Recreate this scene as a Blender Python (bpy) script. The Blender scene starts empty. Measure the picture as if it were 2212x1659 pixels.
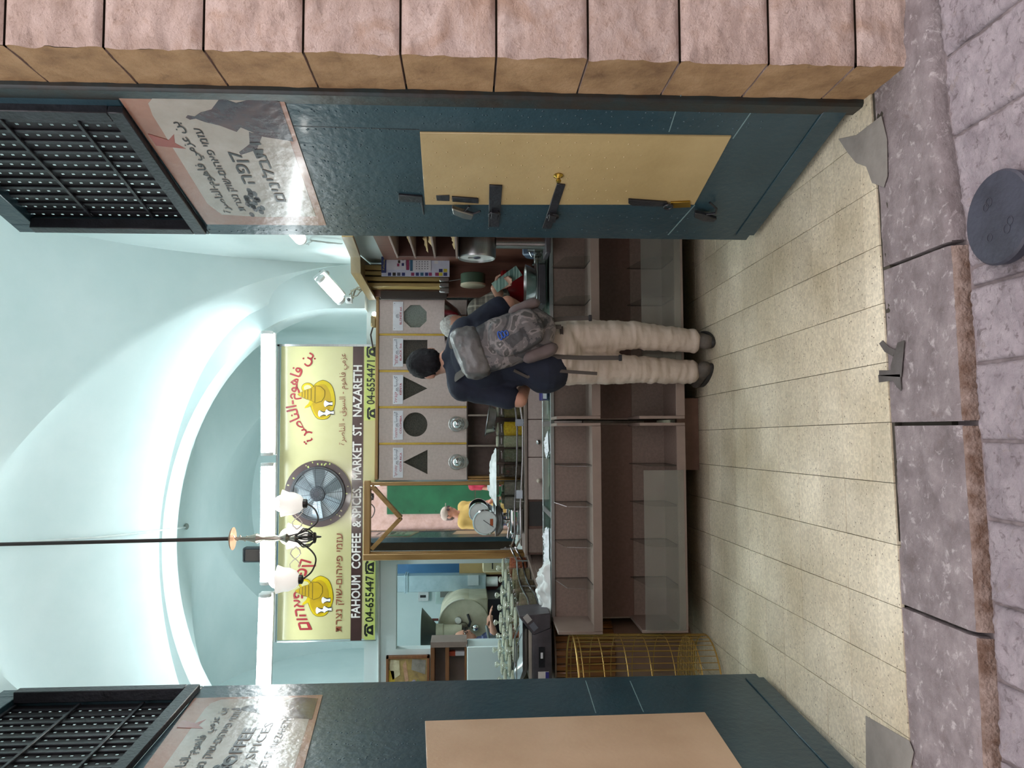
import bpy, bmesh, math, random
from mathutils import Vector, Matrix
random.seed(7)
R = math.radians
S = bpy.context.scene
COL = S.collection

# ------------------------------------------------------------------ camera, world, exposure
F_PX = 1661.0
YAW, PITCH = R(3.43), R(3.31)
EYE = Vector((0.0, 0.0, 1.40))
c_fwd = Vector((math.sin(YAW) * math.cos(PITCH), math.cos(YAW) * math.cos(PITCH), -math.sin(PITCH)))
c_right = Vector((math.cos(YAW), -math.sin(YAW), 0))
c_up = c_right.cross(c_fwd)
cam_d = bpy.data.cameras.new('camera')
cam = bpy.data.objects.new('camera', cam_d)
COL.objects.link(cam)
cam_d.sensor_fit = 'HORIZONTAL'
cam_d.sensor_width = 36.0
cam_d.lens = F_PX / 2212 * 36.0
cam_d.clip_start = 0.02
m3 = Matrix((-c_up, c_right, -c_fwd)).transposed()      # the phone was held upright, the picture lies on its side
cam.matrix_world = Matrix.Translation(EYE) @ m3.to_4x4()
S.camera = cam

world = bpy.data.worlds.new('sky')
S.world = world
world.use_nodes = True
bg = world.node_tree.nodes['Background']
bg.inputs[0].default_value = (1.0, 0.955, .99, 1)
bg.inputs[1].default_value = 2.55

S.view_settings.view_transform = 'Standard'
S.view_settings.look = 'None'
S.view_settings.gamma = 1.0
S.view_settings.exposure = 0.0
S.view_settings.use_curve_mapping = False

# ------------------------------------------------------------------ helpers
def ray(x, y):
    """direction through the photograph's pixel (x, y)"""
    u = (1659 - y) - 829.5
    v = 1106 - x
    return c_fwd + c_right * (u / F_PX) + c_up * (v / F_PX)
def P(x, y, Y):
    d = ray(x, y); return EYE + d * ((Y - EYE.y) / d.y)
def PZ(x, y, z):
    d = ray(x, y); return EYE + d * ((z - EYE.z) / d.z)
def PX(x, y, X):
    d = ray(x, y); return EYE + d * ((X - EYE.x) / d.x)
def PP(x, y, p0, n):
    d = ray(x, y); return EYE + d * ((p0 - EYE).dot(n) / d.dot(n))

WM = {}
def wm(o):
    return WM.get(o.name, Matrix.Identity(4)) if o else Matrix.Identity(4)

class MB:
    def __init__(s):
        s.v = []; s.f = []
    def quad(s, a, b, c, d):
        i = len(s.v); s.v += [Vector(a), Vector(b), Vector(c), Vector(d)]; s.f.append((i, i+1, i+2, i+3)); return s
    def poly(s, pts):
        i = len(s.v); s.v += [Vector(p) for p in pts]; s.f.append(tuple(range(i, i+len(pts)))); return s
    def box(s, a, b, mt=None):
        x0, y0, z0 = a; x1, y1, z1 = b
        p = [(x0,y0,z0),(x1,y0,z0),(x1,y1,z0),(x0,y1,z0),(x0,y0,z1),(x1,y0,z1),(x1,y1,z1),(x0,y1,z1)]
        p = [Vector(q) for q in p]
        if mt: p = [mt @ q for q in p]
        i = len(s.v); s.v += p
        s.f += [tuple(i+k for k in q) for q in ((0,3,2,1),(4,5,6,7),(0,1,5,4),(1,2,6,5),(2,3,7,6),(3,0,4,7))]
        return s
    def cbox(s, c, size, rz=0, rx=0, ry=0):
        mt = Matrix.Translation(c) @ Matrix.Rotation(rz,4,'Z') @ Matrix.Rotation(ry,4,'Y') @ Matrix.Rotation(rx,4,'X')
        h = [k/2 for k in size]
        return s.box((-h[0],-h[1],-h[2]), (h[0],h[1],h[2]), mt)
    def hexa(s, p):          # eight corners, bottom ring then top ring
        i = len(s.v); s.v += [Vector(q) for q in p]
        s.f += [tuple(i+k for k in q) for q in ((0,3,2,1),(4,5,6,7),(0,1,5,4),(1,2,6,5),(2,3,7,6),(3,0,4,7))]
        return s
    def rings(s, rs, cap=True, closed=False):
        """loft through rings of points"""
        n = len(rs[0]); i = len(s.v)
        for r in rs: s.v += [Vector(p) for p in r]
        m = len(rs)
        for k in range(m if closed else m-1):
            a = i + k*n; b = i + ((k+1) % m)*n
            for j in range(n):
                j2 = (j+1) % n
                s.f.append((a+j, a+j2, b+j2, b+j))
        if cap and not closed:
            s.f.append(tuple(i+j for j in reversed(range(n))))
            s.f.append(tuple(i+(m-1)*n+j for j in range(n)))
        return s
    def tube(s, pts, r, n=8, cap=True, closed=False, flat=None):
        pts = [Vector(p) for p in pts]; m = len(pts)
        rad = r if isinstance(r, (list, tuple)) else [r]*m
        rs = []; ref = None
        for k in range(m):
            if closed: t = pts[(k+1) % m] - pts[k-1]
            else: t = pts[min(k+1, m-1)] - pts[max(k-1, 0)]
            t.normalize()
            if ref is None:
                ref = Vector((0,0,1)) if abs(t.z) < .9 else Vector((1,0,0))
            u = ref - t*ref.dot(t)
            if u.length < 1e-5: u = Vector((1,0,0)) - t*t.x
            u.normalize(); w = t.cross(u); ref = u
            fx, fy = flat if flat else (1, 1)
            rs.append([pts[k] + u*(rad[k]*fx*math.cos(2*math.pi*j/n)) + w*(rad[k]*fy*math.sin(2*math.pi*j/n)) for j in range(n)])
        return s.rings(rs, cap, closed)
    def cyl(s, a, b, r, r2=None, n=16, cap=True):
        return s.tube([a, b], [r, r if r2 is None else r2], n, cap)
    def lathe(s, prof, c=(0,0,0), n=20, mt=None):
        """prof: (radius, z) from bottom to top"""
        c = Vector(c); rs = []
        for r, z in prof:
            q = [Vector((max(r,1e-4)*math.cos(2*math.pi*j/n), max(r,1e-4)*math.sin(2*math.pi*j/n), z)) for j in range(n)]
            rs.append([c + (mt @ p if mt else p) for p in q])
        return s.rings(rs, True)
    def ball(s, c, r, n=12, m=8, mt=None):
        rx, ry, rz = r if isinstance(r, (tuple, list)) else (r, r, r)
        c = Vector(c); rs = []
        for k in range(m+1):
            a = -math.pi/2 + math.pi*k/m
            q = [Vector((rx*max(math.cos(a),.02)*math.cos(2*math.pi*j/n), ry*max(math.cos(a),.02)*math.sin(2*math.pi*j/n), rz*math.sin(a))) for j in range(n)]
            rs.append([c + (mt @ p if mt else p) for p in q])
        return s.rings(rs, True)
    def prism(s, poly, h, mt=None):
        """poly of (x, y) extruded from z=0 to z=h in the frame mt"""
        i = len(s.v); n = len(poly)
        for z in (0, h):
            for q in poly:
                p = Vector((q[0], q[1], z)); s.v.append(mt @ p if mt else p)
        s.f.append(tuple(i+j for j in reversed(range(n)))); s.f.append(tuple(i+n+j for j in range(n)))
        for j in range(n):
            k = (j+1) % n; s.f.append((i+j, i+k, i+n+k, i+n+j))
        return s
    def grid(s, fn, nu, nv):
        i = len(s.v)
        for a in range(nu+1):
            for b in range(nv+1): s.v.append(Vector(fn(a/nu, b/nv)))
        for a in range(nu):
            for b in range(nv):
                k = i + a*(nv+1) + b; s.f.append((k, k+nv+1, k+nv+2, k+1))
        return s
    def add(s, o, mt=None):
        i = len(s.v); s.v += [mt @ v if mt else v.copy() for v in o.v]; s.f += [tuple(i+k for k in f) for f in o.f]; return s
    def mesh(s, name, inv=None, smooth=38, bevel=0, seg=1):
        me = bpy.data.meshes.new(name)
        me.from_pydata([tuple(inv @ v) if inv else tuple(v) for v in s.v], [], s.f)
        bm = bmesh.new(); bm.from_mesh(me)
        bmesh.ops.recalc_face_normals(bm, faces=bm.faces)
        if bevel:
            ed = [e for e in bm.edges if len(e.link_faces) == 2 and e.calc_face_angle(0) > R(40)]
            if ed: bmesh.ops.bevel(bm, geom=ed, offset=bevel, segments=seg, affect='EDGES', profile=.5, clamp_overlap=True)
        bm.to_mesh(me); bm.free()
        if smooth:
            me.shade_smooth()
            if smooth < 180: me.set_sharp_from_angle(angle=R(smooth))
        return me
    def build(s, name, mat, parent=None, world=True, smooth=38, bevel=0, seg=1):
        """one mesh object; vertices are in world space unless world=False (then in the parent's space)"""
        if parent is not None:
            inv = wm(parent).inverted() if world else None
            o = bpy.data.objects.new(name, s.mesh(name, inv, smooth, bevel, seg))
            COL.objects.link(o); o.parent = parent; WM[o.name] = wm(parent).copy()
        else:
            xs = [v.x for v in s.v]; ys = [v.y for v in s.v]; zs = [v.z for v in s.v]
            t = Matrix.Translation(((min(xs)+max(xs))/2, (min(ys)+max(ys))/2, min(zs)))
            o = bpy.data.objects.new(name, s.mesh(name, t.inverted(), smooth, bevel, seg))
            COL.objects.link(o); o.matrix_world = t; WM[o.name] = t
        o.data.materials.append(mat)
        return o

def thing(name, label, cat, loc=(0,0,0), rz=0, group=None, kind=None):
    o = bpy.data.objects.new(name, None); COL.objects.link(o)
    o.empty_display_size = .05
    o.location = loc; o.rotation_euler = (0, 0, rz)
    WM[o.name] = Matrix.Translation(loc) @ Matrix.Rotation(rz, 4, 'Z')
    if label: o['label'] = label
    if cat: o['category'] = cat
    if group: o['group'] = group
    if kind: o['kind'] = kind
    return o
def tag(o, label=None, cat=None, group=None, kind=None):
    if label: o['label'] = label
    if cat: o['category'] = cat
    if group: o['group'] = group
    if kind: o['kind'] = kind
    return o
def copy_tree(o, parent=None):
    c = o.copy(); COL.objects.link(c)
    if parent is not None: c.parent = parent
    for ch in o.children: copy_tree(ch, c)
    return c
def place(o, loc, rz=0):
    o.location = loc; o.rotation_euler = (0, 0, rz)
    WM[o.name] = Matrix.Translation(loc) @ Matrix.Rotation(rz, 4, 'Z')
    return o

# ------------------------------------------------------------------ materials
MATS = {}
def srgb(h):
    if isinstance(h, str):
        h = h.lstrip('#'); c = [int(h[i:i+2], 16)/255 for i in (0, 2, 4)]
        return tuple(((k+.055)/1.055)**2.4 if k > .04045 else k/12.92 for k in c)
    return h
def nt(name):
    m = bpy.data.materials.new(name); m.use_nodes = True
    t = m.node_tree; b = t.nodes['Principled BSDF']
    return m, t, b
def mat(name, c, rough=.5, metal=0, c2=None, scale=6, var=.12, bump=0, bscale=40, stretch=None, coat=0, spec=None, rand=0, detail=6, lo=.35, hi=.65):
    """a principled material: two tones mixed by noise, optional bump, optional per-object shift"""
    if name in MATS: return MATS[name]
    m, t, b = nt(name); N = t.nodes; L = t.links
    c = srgb(c)
    c2 = srgb(c2) if c2 else tuple(k*(1-var*1.6) for k in c)
    tc = N.new('ShaderNodeTexCoord'); mp = N.new('ShaderNodeMapping')
    L.new(tc.outputs['Object'], mp.inputs[0])
    if stretch: mp.inputs['Scale'].default_value = stretch
    nz = N.new('ShaderNodeTexNoise'); nz.inputs['Scale'].default_value = scale; nz.inputs['Detail'].default_value = detail
    nz.inputs['Roughness'].default_value = .6
    L.new(mp.outputs[0], nz.inputs['Vector'])
    cr = N.new('ShaderNodeValToRGB')
    cr.color_ramp.elements[0].position = lo; cr.color_ramp.elements[1].position = hi
    cr.color_ramp.elements[0].color = (*c2, 1); cr.color_ramp.elements[1].color = (*c, 1)
    L.new(nz.outputs['Fac'], cr.inputs[0])
    out = cr.outputs[0]
    if rand:
        oi = N.new('ShaderNodeObjectInfo'); hs = N.new('ShaderNodeHueSaturation')
        mr = N.new('ShaderNodeMapRange'); mr.inputs['To Min'].default_value = 1-rand; mr.inputs['To Max'].default_value = 1+rand
        L.new(oi.outputs['Random'], mr.inputs['Value']); L.new(mr.outputs[0], hs.inputs['Value']); L.new(out, hs.inputs['Color'])
        add = N.new('ShaderNodeVectorMath'); sc = N.new('ShaderNodeVectorMath'); sc.operation = 'SCALE'; sc.inputs['Scale'].default_value = 20
        L.new(oi.outputs['Random'], sc.inputs[0]); L.new(tc.outputs['Object'], add.inputs[0]); L.new(sc.outputs[0], add.inputs[1]); L.new(add.outputs[0], mp.inputs[0])
        out = hs.outputs[0]
    L.new(out, b.inputs['Base Color'])
    b.inputs['Roughness'].default_value = rough; b.inputs['Metallic'].default_value = metal
    if coat: b.inputs['Coat Weight'].default_value = coat; b.inputs['Coat Roughness'].default_value = .08
    if spec is not None: b.inputs['Specular IOR Level'].default_value = spec
    if bump:
        nb = N.new('ShaderNodeTexNoise'); nb.inputs['Scale'].default_value = bscale; nb.inputs['Detail'].default_value = 5
        L.new(mp.outputs[0], nb.inputs['Vector'])
        bp = N.new('ShaderNodeBump'); bp.inputs['Strength'].default_value = bump; bp.inputs['Distance'].default_value = .01
        L.new(nb.outputs['Fac'], bp.inputs['Height']); L.new(bp.outputs[0], b.inputs['Normal'])
    MATS[name] = m
    return m
def wood(name, c, c2, rough=.45, scale=3, axis=2, coat=0):
    st = [14, 14, 14]; st[axis] = 1.2
    return mat(name, c, rough, c2=c2, scale=scale, stretch=st, bump=.08, bscale=20, coat=coat, lo=.3, hi=.7)
def emit(name, c, s):
    if name in MATS: return MATS[name]
    m, t, b = nt(name); c = srgb(c)
    b.inputs['Base Color'].default_value = (*c, 1); b.inputs['Emission Color'].default_value = (*c, 1); b.inputs['Emission Strength'].default_value = s
    MATS[name] = m; return m
def glass(name, tint=(1,1,1), rough=.03, f=1.45, haze=0, hc=(.8,.85,.8)):
    """thin clear sheet or shell: transparent with a fresnel gloss, optional milky haze"""
    if name in MATS: return MATS[name]
    m, t, b = nt(name); N = t.nodes; L = t.links
    tr = N.new('ShaderNodeBsdfTransparent'); tr.inputs[0].default_value = (*tint, 1)
    gl = N.new('ShaderNodeBsdfGlossy'); gl.inputs['Roughness'].default_value = rough
    lw = N.new('ShaderNodeLayerWeight'); lw.inputs[0].default_value = .5
    pw = N.new('ShaderNodeMath'); pw.operation = 'POWER'; pw.inputs[1].default_value = 3; L.new(lw.outputs['Facing'], pw.inputs[0])
    fr = N.new('ShaderNodeMath'); fr.operation = 'MULTIPLY_ADD'; fr.inputs[1].default_value = .55; fr.inputs[2].default_value = (f-1)*.12; L.new(pw.outputs[0], fr.inputs[0])
    mx = N.new('ShaderNodeMixShader'); L.new(fr.outputs[0], mx.inputs[0]); L.new(tr.outputs[0], mx.inputs[1]); L.new(gl.outputs[0], mx.inputs[2])
    res = mx
    if haze:
        df = N.new('ShaderNodeBsdfDiffuse'); df.inputs[0].default_value = (*hc, 1)
        m2 = N.new('ShaderNodeMixShader')
        nz = N.new('ShaderNodeTexNoise'); nz.inputs['Scale'].default_value = 5
        ml = N.new('ShaderNodeMath'); ml.operation = 'MULTIPLY'; ml.inputs[1].default_value = haze*2
        L.new(nz.outputs['Fac'], ml.inputs[0]); L.new(ml.outputs[0], m2.inputs[0])
        L.new(mx.outputs[0], m2.inputs[1]); L.new(df.outputs[0], m2.inputs[2]); res = m2
    N.remove(b)
    L.new(res.outputs[0], N['Material Output'].inputs['Surface'])
    MATS[name] = m; return m

# ------------------------------------------------------------------ lettering
AR = {'ا':(0xFE8D,0),'ب':(0xFE8F,1),'ة':(0xFE93,0),'ت':(0xFE95,1),'ر':(0xFEAD,0),'ز':(0xFEAF,0),'س':(0xFEB1,1),'ص':(0xFEB9,1),'ع':(0xFEC9,1),
      'ف':(0xFED1,1),'ق':(0xFED5,1),'ك':(0xFED9,1),'ل':(0xFEDD,1),'م':(0xFEE1,1),'ن':(0xFEE5,1),'ه':(0xFEE9,1),'و':(0xFEED,0),'ي':(0xFEF1,1),'ح':(0xFEA1,1)}
def shape_ar(s):
    out = []
    for i, ch in enumerate(s):
        if ch not in AR: out.append(ch); continue
        base, joins = AR[ch]
        prev = i > 0 and s[i-1] in AR and AR[s[i-1]][1]
        nxt = joins and i+1 < len(s) and s[i+1] in AR
        out.append(chr(base + (3 if prev and nxt else 2 if nxt else 1 if prev else 0)))
    return ''.join(reversed(out))
def rtl(s): return ''.join(reversed(s))
def text(name, body, mt, w=None, h=None, material=None, parent=None, bold=0, arc=None, shear=0, z=.0008, sag=None, fx=None):
    """flat lettering, centred in the frame mt (x along the line, y up, z out of the surface)"""
    cu = bpy.data.curves.new('lettering', 'FONT'); cu.body = body; cu.shear = shear; cu.resolution_u = 2
    o = bpy.data.objects.new('lettering', cu); COL.objects.link(o)
    bpy.context.view_layer.update()
    me = bpy.data.meshes.new_from_object(o.evaluated_get(bpy.context.evaluated_depsgraph_get()))
    bpy.data.objects.remove(o); bpy.data.curves.remove(cu)
    vs = [v.co.copy() for v in me.vertices]; fs = [tuple(p.vertices) for p in me.polygons]
    bpy.data.meshes.remove(me)
    if not vs: return None
    x0, x1 = min(v.x for v in vs), max(v.x for v in vs); y0, y1 = min(v.y for v in vs), max(v.y for v in vs)
    sx = w/(x1-x0) if w else None; sy = h/(y1-y0) if h else None
    sx = sx or sy; sy = sy or sx
    q = []
    for v in vs:
        x = (v.x-(x0+x1)/2)*sx; y = (v.y-(y0+y1)/2)*sy
        if fx: x, y = fx(x, y)
        if arc: x, y = (arc+y)*math.sin(x/arc), (arc+y)*math.cos(x/arc)-arc
        q.append(mt @ Vector((x, y, z)))
    # touching letters lie a hair apart so that they never share one plane
    par = list(range(len(q)))
    def root(i):
        while par[i] != i: par[i] = par[par[i]]; i = par[i]
        return i
    for f in fs:
        for i in f[1:]: par[root(i)] = root(f[0])
    lay = {}; zax = mt.to_3x3().col[2]
    q = [v + zax*(.0004*(lay.setdefault(root(i), len(lay)) % 4)) for i, v in enumerate(q)]
    b = MB(); b.v = q; b.f = list(fs)
    if bold:
        ex = mt.to_3x3().col[0]*(bold*.7*abs(sx)); ey = mt.to_3x3().col[1]*(bold*.7*abs(sy)); ez = mt.to_3x3().col[2]*.00013; n = len(q)
        for k, (i, j) in enumerate(((1,0),(-1,0),(0,1),(0,-1))):
            b.f += [tuple(n*(k+1)+v for v in f) for f in fs]; b.v = b.v + [v+ex*i+ey*j+ez*(k+1) for v in q]
    inv = wm(parent).inverted() if parent else Matrix.Identity(4)
    mm = bpy.data.meshes.new(name); mm.from_pydata([tuple(inv @ v) for v in b.v], [], b.f)
    ob = bpy.data.objects.new(name, mm); COL.objects.link(ob)
    if parent: ob.parent = parent
    WM[ob.name] = wm(parent).copy()
    ob.data.materials.append(material)
    ob['kind'] = 'stuff'
    return ob
def frame(o, ex, ey):
    """4x4 frame with origin o, x axis ex, y axis ey"""
    ex = Vector(ex).normalized(); ey = Vector(ey).normalized(); ez = ex.cross(ey)
    m = Matrix((ex, ey, ez)).transposed().to_4x4(); m.translation = o
    return m
FRONT = lambda o: frame(o, (1,0,0), (0,0,1))        # a surface that faces the street (-Y)

# ------------------------------------------------------------------ setting: materials
def plaster_mat():
    m = mat('mint_plaster', '#d8e6e6', .75, c2='#cbdddd', scale=1.3, bump=.12, bscale=9)
    return m
PLASTER = plaster_mat()
def tile_mat():
    m, t, b = nt('terrazzo'); N = t.nodes; L = t.links
    g = N.new('ShaderNodeNewGeometry')
    nz = N.new('ShaderNodeTexNoise'); nz.inputs['Scale'].default_value = 2.2; nz.inputs['Detail'].default_value = 5
    L.new(g.outputs['Position'], nz.inputs['Vector'])
    cr = N.new('ShaderNodeValToRGB'); e = cr.color_ramp.elements
    e[0].position = .28; e[0].color = (*srgb('#b1a58a'), 1); e[1].position = .7; e[1].color = (*srgb('#d9d0b9'), 1)
    L.new(nz.outputs['Fac'], cr.inputs[0])
    vo = N.new('ShaderNodeTexVoronoi'); vo.inputs['Scale'].default_value = 110
    L.new(g.outputs['Position'], vo.inputs['Vector'])
    hs = N.new('ShaderNodeHueSaturation')
    mr = N.new('ShaderNodeMapRange'); mr.inputs['To Min'].default_value = .82; mr.inputs['To Max'].default_value = 1.12
    sx = N.new('ShaderNodeSeparateColor'); L.new(vo.outputs['Color'], sx.inputs[0]); L.new(sx.outputs[0], mr.inputs['Value'])
    L.new(mr.outputs[0], hs.inputs['Value']); L.new(cr.outputs[0], hs.inputs['Color'])
    v2 = N.new('ShaderNodeTexVoronoi'); v2.inputs['Scale'].default_value = 85
    L.new(g.outputs['Position'], v2.inputs['Vector'])
    s2 = N.new('ShaderNodeSeparateColor'); L.new(v2.outputs['Color'], s2.inputs[0])
    gt = N.new('ShaderNodeMath'); gt.operation = 'GREATER_THAN'; gt.inputs[1].default_value = .88; L.new(s2.outputs[1], gt.inputs[0])
    lt = N.new('ShaderNodeMath'); lt.operation = 'LESS_THAN'; lt.inputs[1].default_value = .24; L.new(v2.outputs['Distance'], lt.inputs[0])
    an = N.new('ShaderNodeMath'); an.operation = 'MULTIPLY'; L.new(gt.outputs[0], an.inputs[0]); L.new(lt.outputs[0], an.inputs[1])
    mx = N.new('ShaderNodeMix'); mx.data_type = 'RGBA'; L.new(an.outputs[0], mx.inputs[0]); L.new(hs.outputs[0], mx.inputs[6]); mx.inputs[7].default_value = (*srgb('#6c6150'), 1)
    oi = N.new('ShaderNodeObjectInfo'); h3 = N.new('ShaderNodeHueSaturation'); m3_ = N.new('ShaderNodeMapRange')
    m3_.inputs['To Min'].default_value = .93; m3_.inputs['To Max'].default_value = 1.06
    L.new(oi.outputs['Random'], m3_.inputs['Value']); L.new(m3_.outputs[0], h3.inputs['Value']); L.new(mx.outputs[2], h3.inputs['Color'])
    L.new(h3.outputs[0], b.inputs['Base Color'])
    b.inputs['Roughness'].default_value = .33
    return m
TILE = tile_mat()
JOINT = mat('dark_joint', '#3d382f', .9)
CEMENT = mat('cement_patch', '#8b8780', .85, c2='#75706a', scale=5, bump=.3, bscale=30)
def stone_mat(name, a, bcol, c, scale=7, bump=.8, bscale=22, rough=.8, mott=None):
    m, t, b = nt(name); N = t.nodes; L = t.links
    tc = N.new('ShaderNodeNewGeometry')
    nz = N.new('ShaderNodeTexNoise'); nz.inputs['Scale'].default_value = scale; nz.inputs['Detail'].default_value = 8; nz.inputs['Roughness'].default_value = .65
    L.new(tc.outputs['Position'], nz.inputs['Vector'])
    cr = N.new('ShaderNodeValToRGB'); e = cr.color_ramp.elements
    e[0].position = .3; e[0].color = (*srgb(c), 1); e[1].position = .7; e[1].color = (*srgb(a), 1)
    k = e.new(.5); k.color = (*srgb(bcol), 1)
    L.new(nz.outputs['Fac'], cr.inputs[0])
    base = cr.outputs[0]
    for (mc, ms, lo, hi, amt) in (mott or ()):
        n2 = N.new('ShaderNodeTexNoise'); n2.inputs['Scale'].default_value = ms; n2.inputs['Detail'].default_value = 7; n2.inputs['Roughness'].default_value = .68; n2.inputs['Distortion'].default_value = .6
        L.new(tc.outputs['Position'], n2.inputs['Vector'])
        m2 = N.new('ShaderNodeMapRange'); m2.inputs['From Min'].default_value = lo; m2.inputs['From Max'].default_value = hi; m2.inputs['To Max'].default_value = amt
        L.new(n2.outputs['Fac'], m2.inputs['Value'])
        mx = N.new('ShaderNodeMix'); mx.data_type = 'RGBA'; L.new(m2.outputs[0], mx.inputs[0]); L.new(base, mx.inputs[6]); mx.inputs[7].default_value = (*srgb(mc), 1); base = mx.outputs[2]
    oi = N.new('ShaderNodeObjectInfo'); hs = N.new('ShaderNodeHueSaturation'); mr = N.new('ShaderNodeMapRange')
    mr.inputs['To Min'].default_value = .9; mr.inputs['To Max'].default_value = 1.08
    L.new(oi.outputs['Random'], mr.inputs['Value']); L.new(mr.outputs[0], hs.inputs['Value']); L.new(base, hs.inputs['Color'])
    L.new(hs.outputs[0], b.inputs['Base Color']); b.inputs['Roughness'].default_value = rough
    nb = N.new('ShaderNodeTexNoise'); nb.inputs['Scale'].default_value = bscale; nb.inputs['Detail'].default_value = 8; nb.inputs['Roughness'].default_value = .7
    L.new(tc.outputs['Position'], nb.inputs['Vector'])
    bp = N.new('ShaderNodeBump'); bp.inputs['Strength'].default_value = bump; bp.inputs['Distance'].default_value = .02
    L.new(nb.outputs['Fac'], bp.inputs['Height']); L.new(bp.outputs[0], b.inputs['Normal'])
    return m
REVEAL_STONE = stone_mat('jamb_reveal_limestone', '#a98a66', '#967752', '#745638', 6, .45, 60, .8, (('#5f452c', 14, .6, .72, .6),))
JAMB_STONE = stone_mat('jamb_limestone', '#ecd6cc', '#dfc5b9', '#c3a696', 5, 1.0, 70, .85, (('#c0987c', 5, .5, .66, .6), ('#a98672', 60, .56, .66, .5)))
STEP_STONE = stone_mat('threshold_stone', '#a59a9a', '#8d8283', '#736868', 9, .7, 60, .6, (('#c9c0c0', 26, .56, .66, .75), ('#63504a', 7, .58, .72, .6)))
PAVE_STONE = stone_mat('paving_stone', '#bcb1b5', '#a99ea3', '#8f8489', 10, 1.0, 38, .7, (('#74686a', 30, .55, .64, .8), ('#8f7c68', 11, .6, .7, .5)))

# ------------------------------------------------------------------ shop floor: 20 cm terrazzo tiles laid on a dark bed
fl = MB().box((-2.95, 2.46, -.2), (1.35, 9.9, -.006)).build('floor', JOINT); tag(fl, 'cream terrazzo tile floor of the shop', 'floor', kind='structure')
TS = .2008
grot = Matrix.Translation((.02, 2.602, 0)) @ Matrix.Rotation(R(.75), 4, 'Z')
def edge_Y(X):       # where the tiles meet the threshold stones
    return 2.478 + .035*X
proto = None
for i in range(-8, 7):
    for j in range(-1, 13):
        x0, x1, y0, y1 = i*TS, (i+1)*TS, j*TS, (j+1)*TS
        c = grot @ Vector(((x0+x1)/2, (y0+y1)/2, 0))
        if c.x > 1.3 or c.x < -1.65: continue
        if (c.x > 1.16 or c.x < -1.25) and c.y < 2.62: continue
        if c.x < -1.45 and c.y < 4.2: continue
        g = .0011
        if j == -1:
            b = MB(); cut = []
            ya = edge_Y((grot @ Vector((x0, -.1, 0))).x) - 2.602; yb = edge_Y((grot @ Vector((x1, -.1, 0))).x) - 2.602
            b.hexa([grot @ Vector(p) for p in ((x0+g,ya,-.012),(x1-g,yb,-.012),(x1-g,-g,-.012),(x0+g,-g,-.012),(x0+g,ya,0),(x1-g,yb,0),(x1-g,-g,0),(x0+g,-g,0))])
            b.build('tile', TILE, fl)
        else:
            if proto is None:
                proto = MB().box((-TS/2+g, -TS/2+g, -.012), (TS/2-g, TS/2-g, 0)).mesh('tile', bevel=.0008)
                proto.materials.append(TILE)
            o = bpy.data.objects.new('tile', proto); COL.objects.link(o); o.parent = fl
            o.matrix_local = wm(fl).inverted() @ Matrix.Translation(c + Vector((0, 0, random.uniform(-.0008, .0004)))) @ Matrix.Rotation(R(.75), 4, 'Z')
far = MB().box((-2.9, 5.1, -.012), (1.3, 9.8, -.001)); far.build('tile_field', TILE, fl)
lf = MB().box((-2.9, 2.75, -.012), (-1.66, 5.1, -.001)); lf.build('tile_field', TILE, fl)
# cement patches where tiles were mended
def blobpoly(c, rx, ry, n=14, j=.25):
    return [(c[0]+rx*math.cos(2*math.pi*k/n)*random.uniform(1-j, 1+j), c[1]+ry*math.sin(2*math.pi*k/n)*random.uniform(1-j, 1+j)) for k in range(n)]
CEMENT_DARK = mat('dark_cement_patch', '#5a5654', .85, c2='#47433f', scale=8, bump=.3, bscale=30)
def patch(pts, h=.0025, m=None):
    w = [PZ(x, y, .0) for x, y in pts]
    b = MB().prism([(q.x, q.y) for q in w], h, Matrix.Translation((0, 0, .0002)))
    b.build('cement_patch', m or CEMENT, fl, bevel=.0008)
patch([(1812,300),(1850,292),(1905,250),(1917,300),(1918,380),(1910,405),(1885,395),(1872,360),(1850,352),(1832,330)])
patch([(1925,790),(1940,740),(1955,735),(1950,790),(1948,815),(1900,812),(1900,800),(1925,800)], m=CEMENT_DARK)
patch([(1936,756),(1922,750),(1908,735),(1900,742),(1912,760),(1930,770)], m=CEMENT_DARK)
patch([(1898,810),(1946,808),(1948,845),(1938,836),(1930,822),(1900,826)], m=CEMENT_DARK)
patch([(1871,1546),(1965,1600),(1975,1625),(1968,1659),(1872,1659)])

# ------------------------------------------------------------------ threshold stones and street paving
def rough_slab(name, quad_fn, nu, nv, thick, material, amp, parent, seed, edge=0):
    """a worn stone: a displaced top grid closed with sides"""
    rnd = random.Random(seed); from mathutils import noise
    b = MB(); off = Vector((rnd.uniform(0, 50), rnd.uniform(0, 50), 0))
    def fn(u, v):
        p = Vector(quad_fn(u, v))
        n = noise.fractal(p*9+off, 1.0, 2.0, 5)*amp*.7 + abs(noise.noise(p*34+off))*amp*.9 - amp*.3 + noise.fractal(p*60+off, 1.0, 2.0, 3)*amp*.3
        e = min(u, 1-u, v, 1-v)
        p.z += n - (edge*max(0, 1-e/.06)**2 if edge else 0)
        return p
    b.grid(fn, nu, nv)
    n = len(b.v)
    ring = [a*(nv+1) for a in range(nu+1)] + [nu*(nv+1)+c for c in range(1, nv+1)] + [a*(nv+1)+nv for a in range(nu-1, -1, -1)] + [c for c in range(nv-1, 0, -1)]
    for k in ring:
        p = b.v[k].copy(); p.z = b.v[k].z - thick; b.v.append(p)
    m = len(ring)
    for k in range(m): b.f.append((ring[k], ring[(k+1) % m], n+(k+1) % m, n+k))
    b.f.append(tuple(n+k for k in range(m)))
    return b.build(name, material, parent, smooth=60)
th = thing('threshold', 'worn grey limestone threshold in front of the tiled floor', 'threshold', (0, 2.3, -.1), kind='structure')
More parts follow.
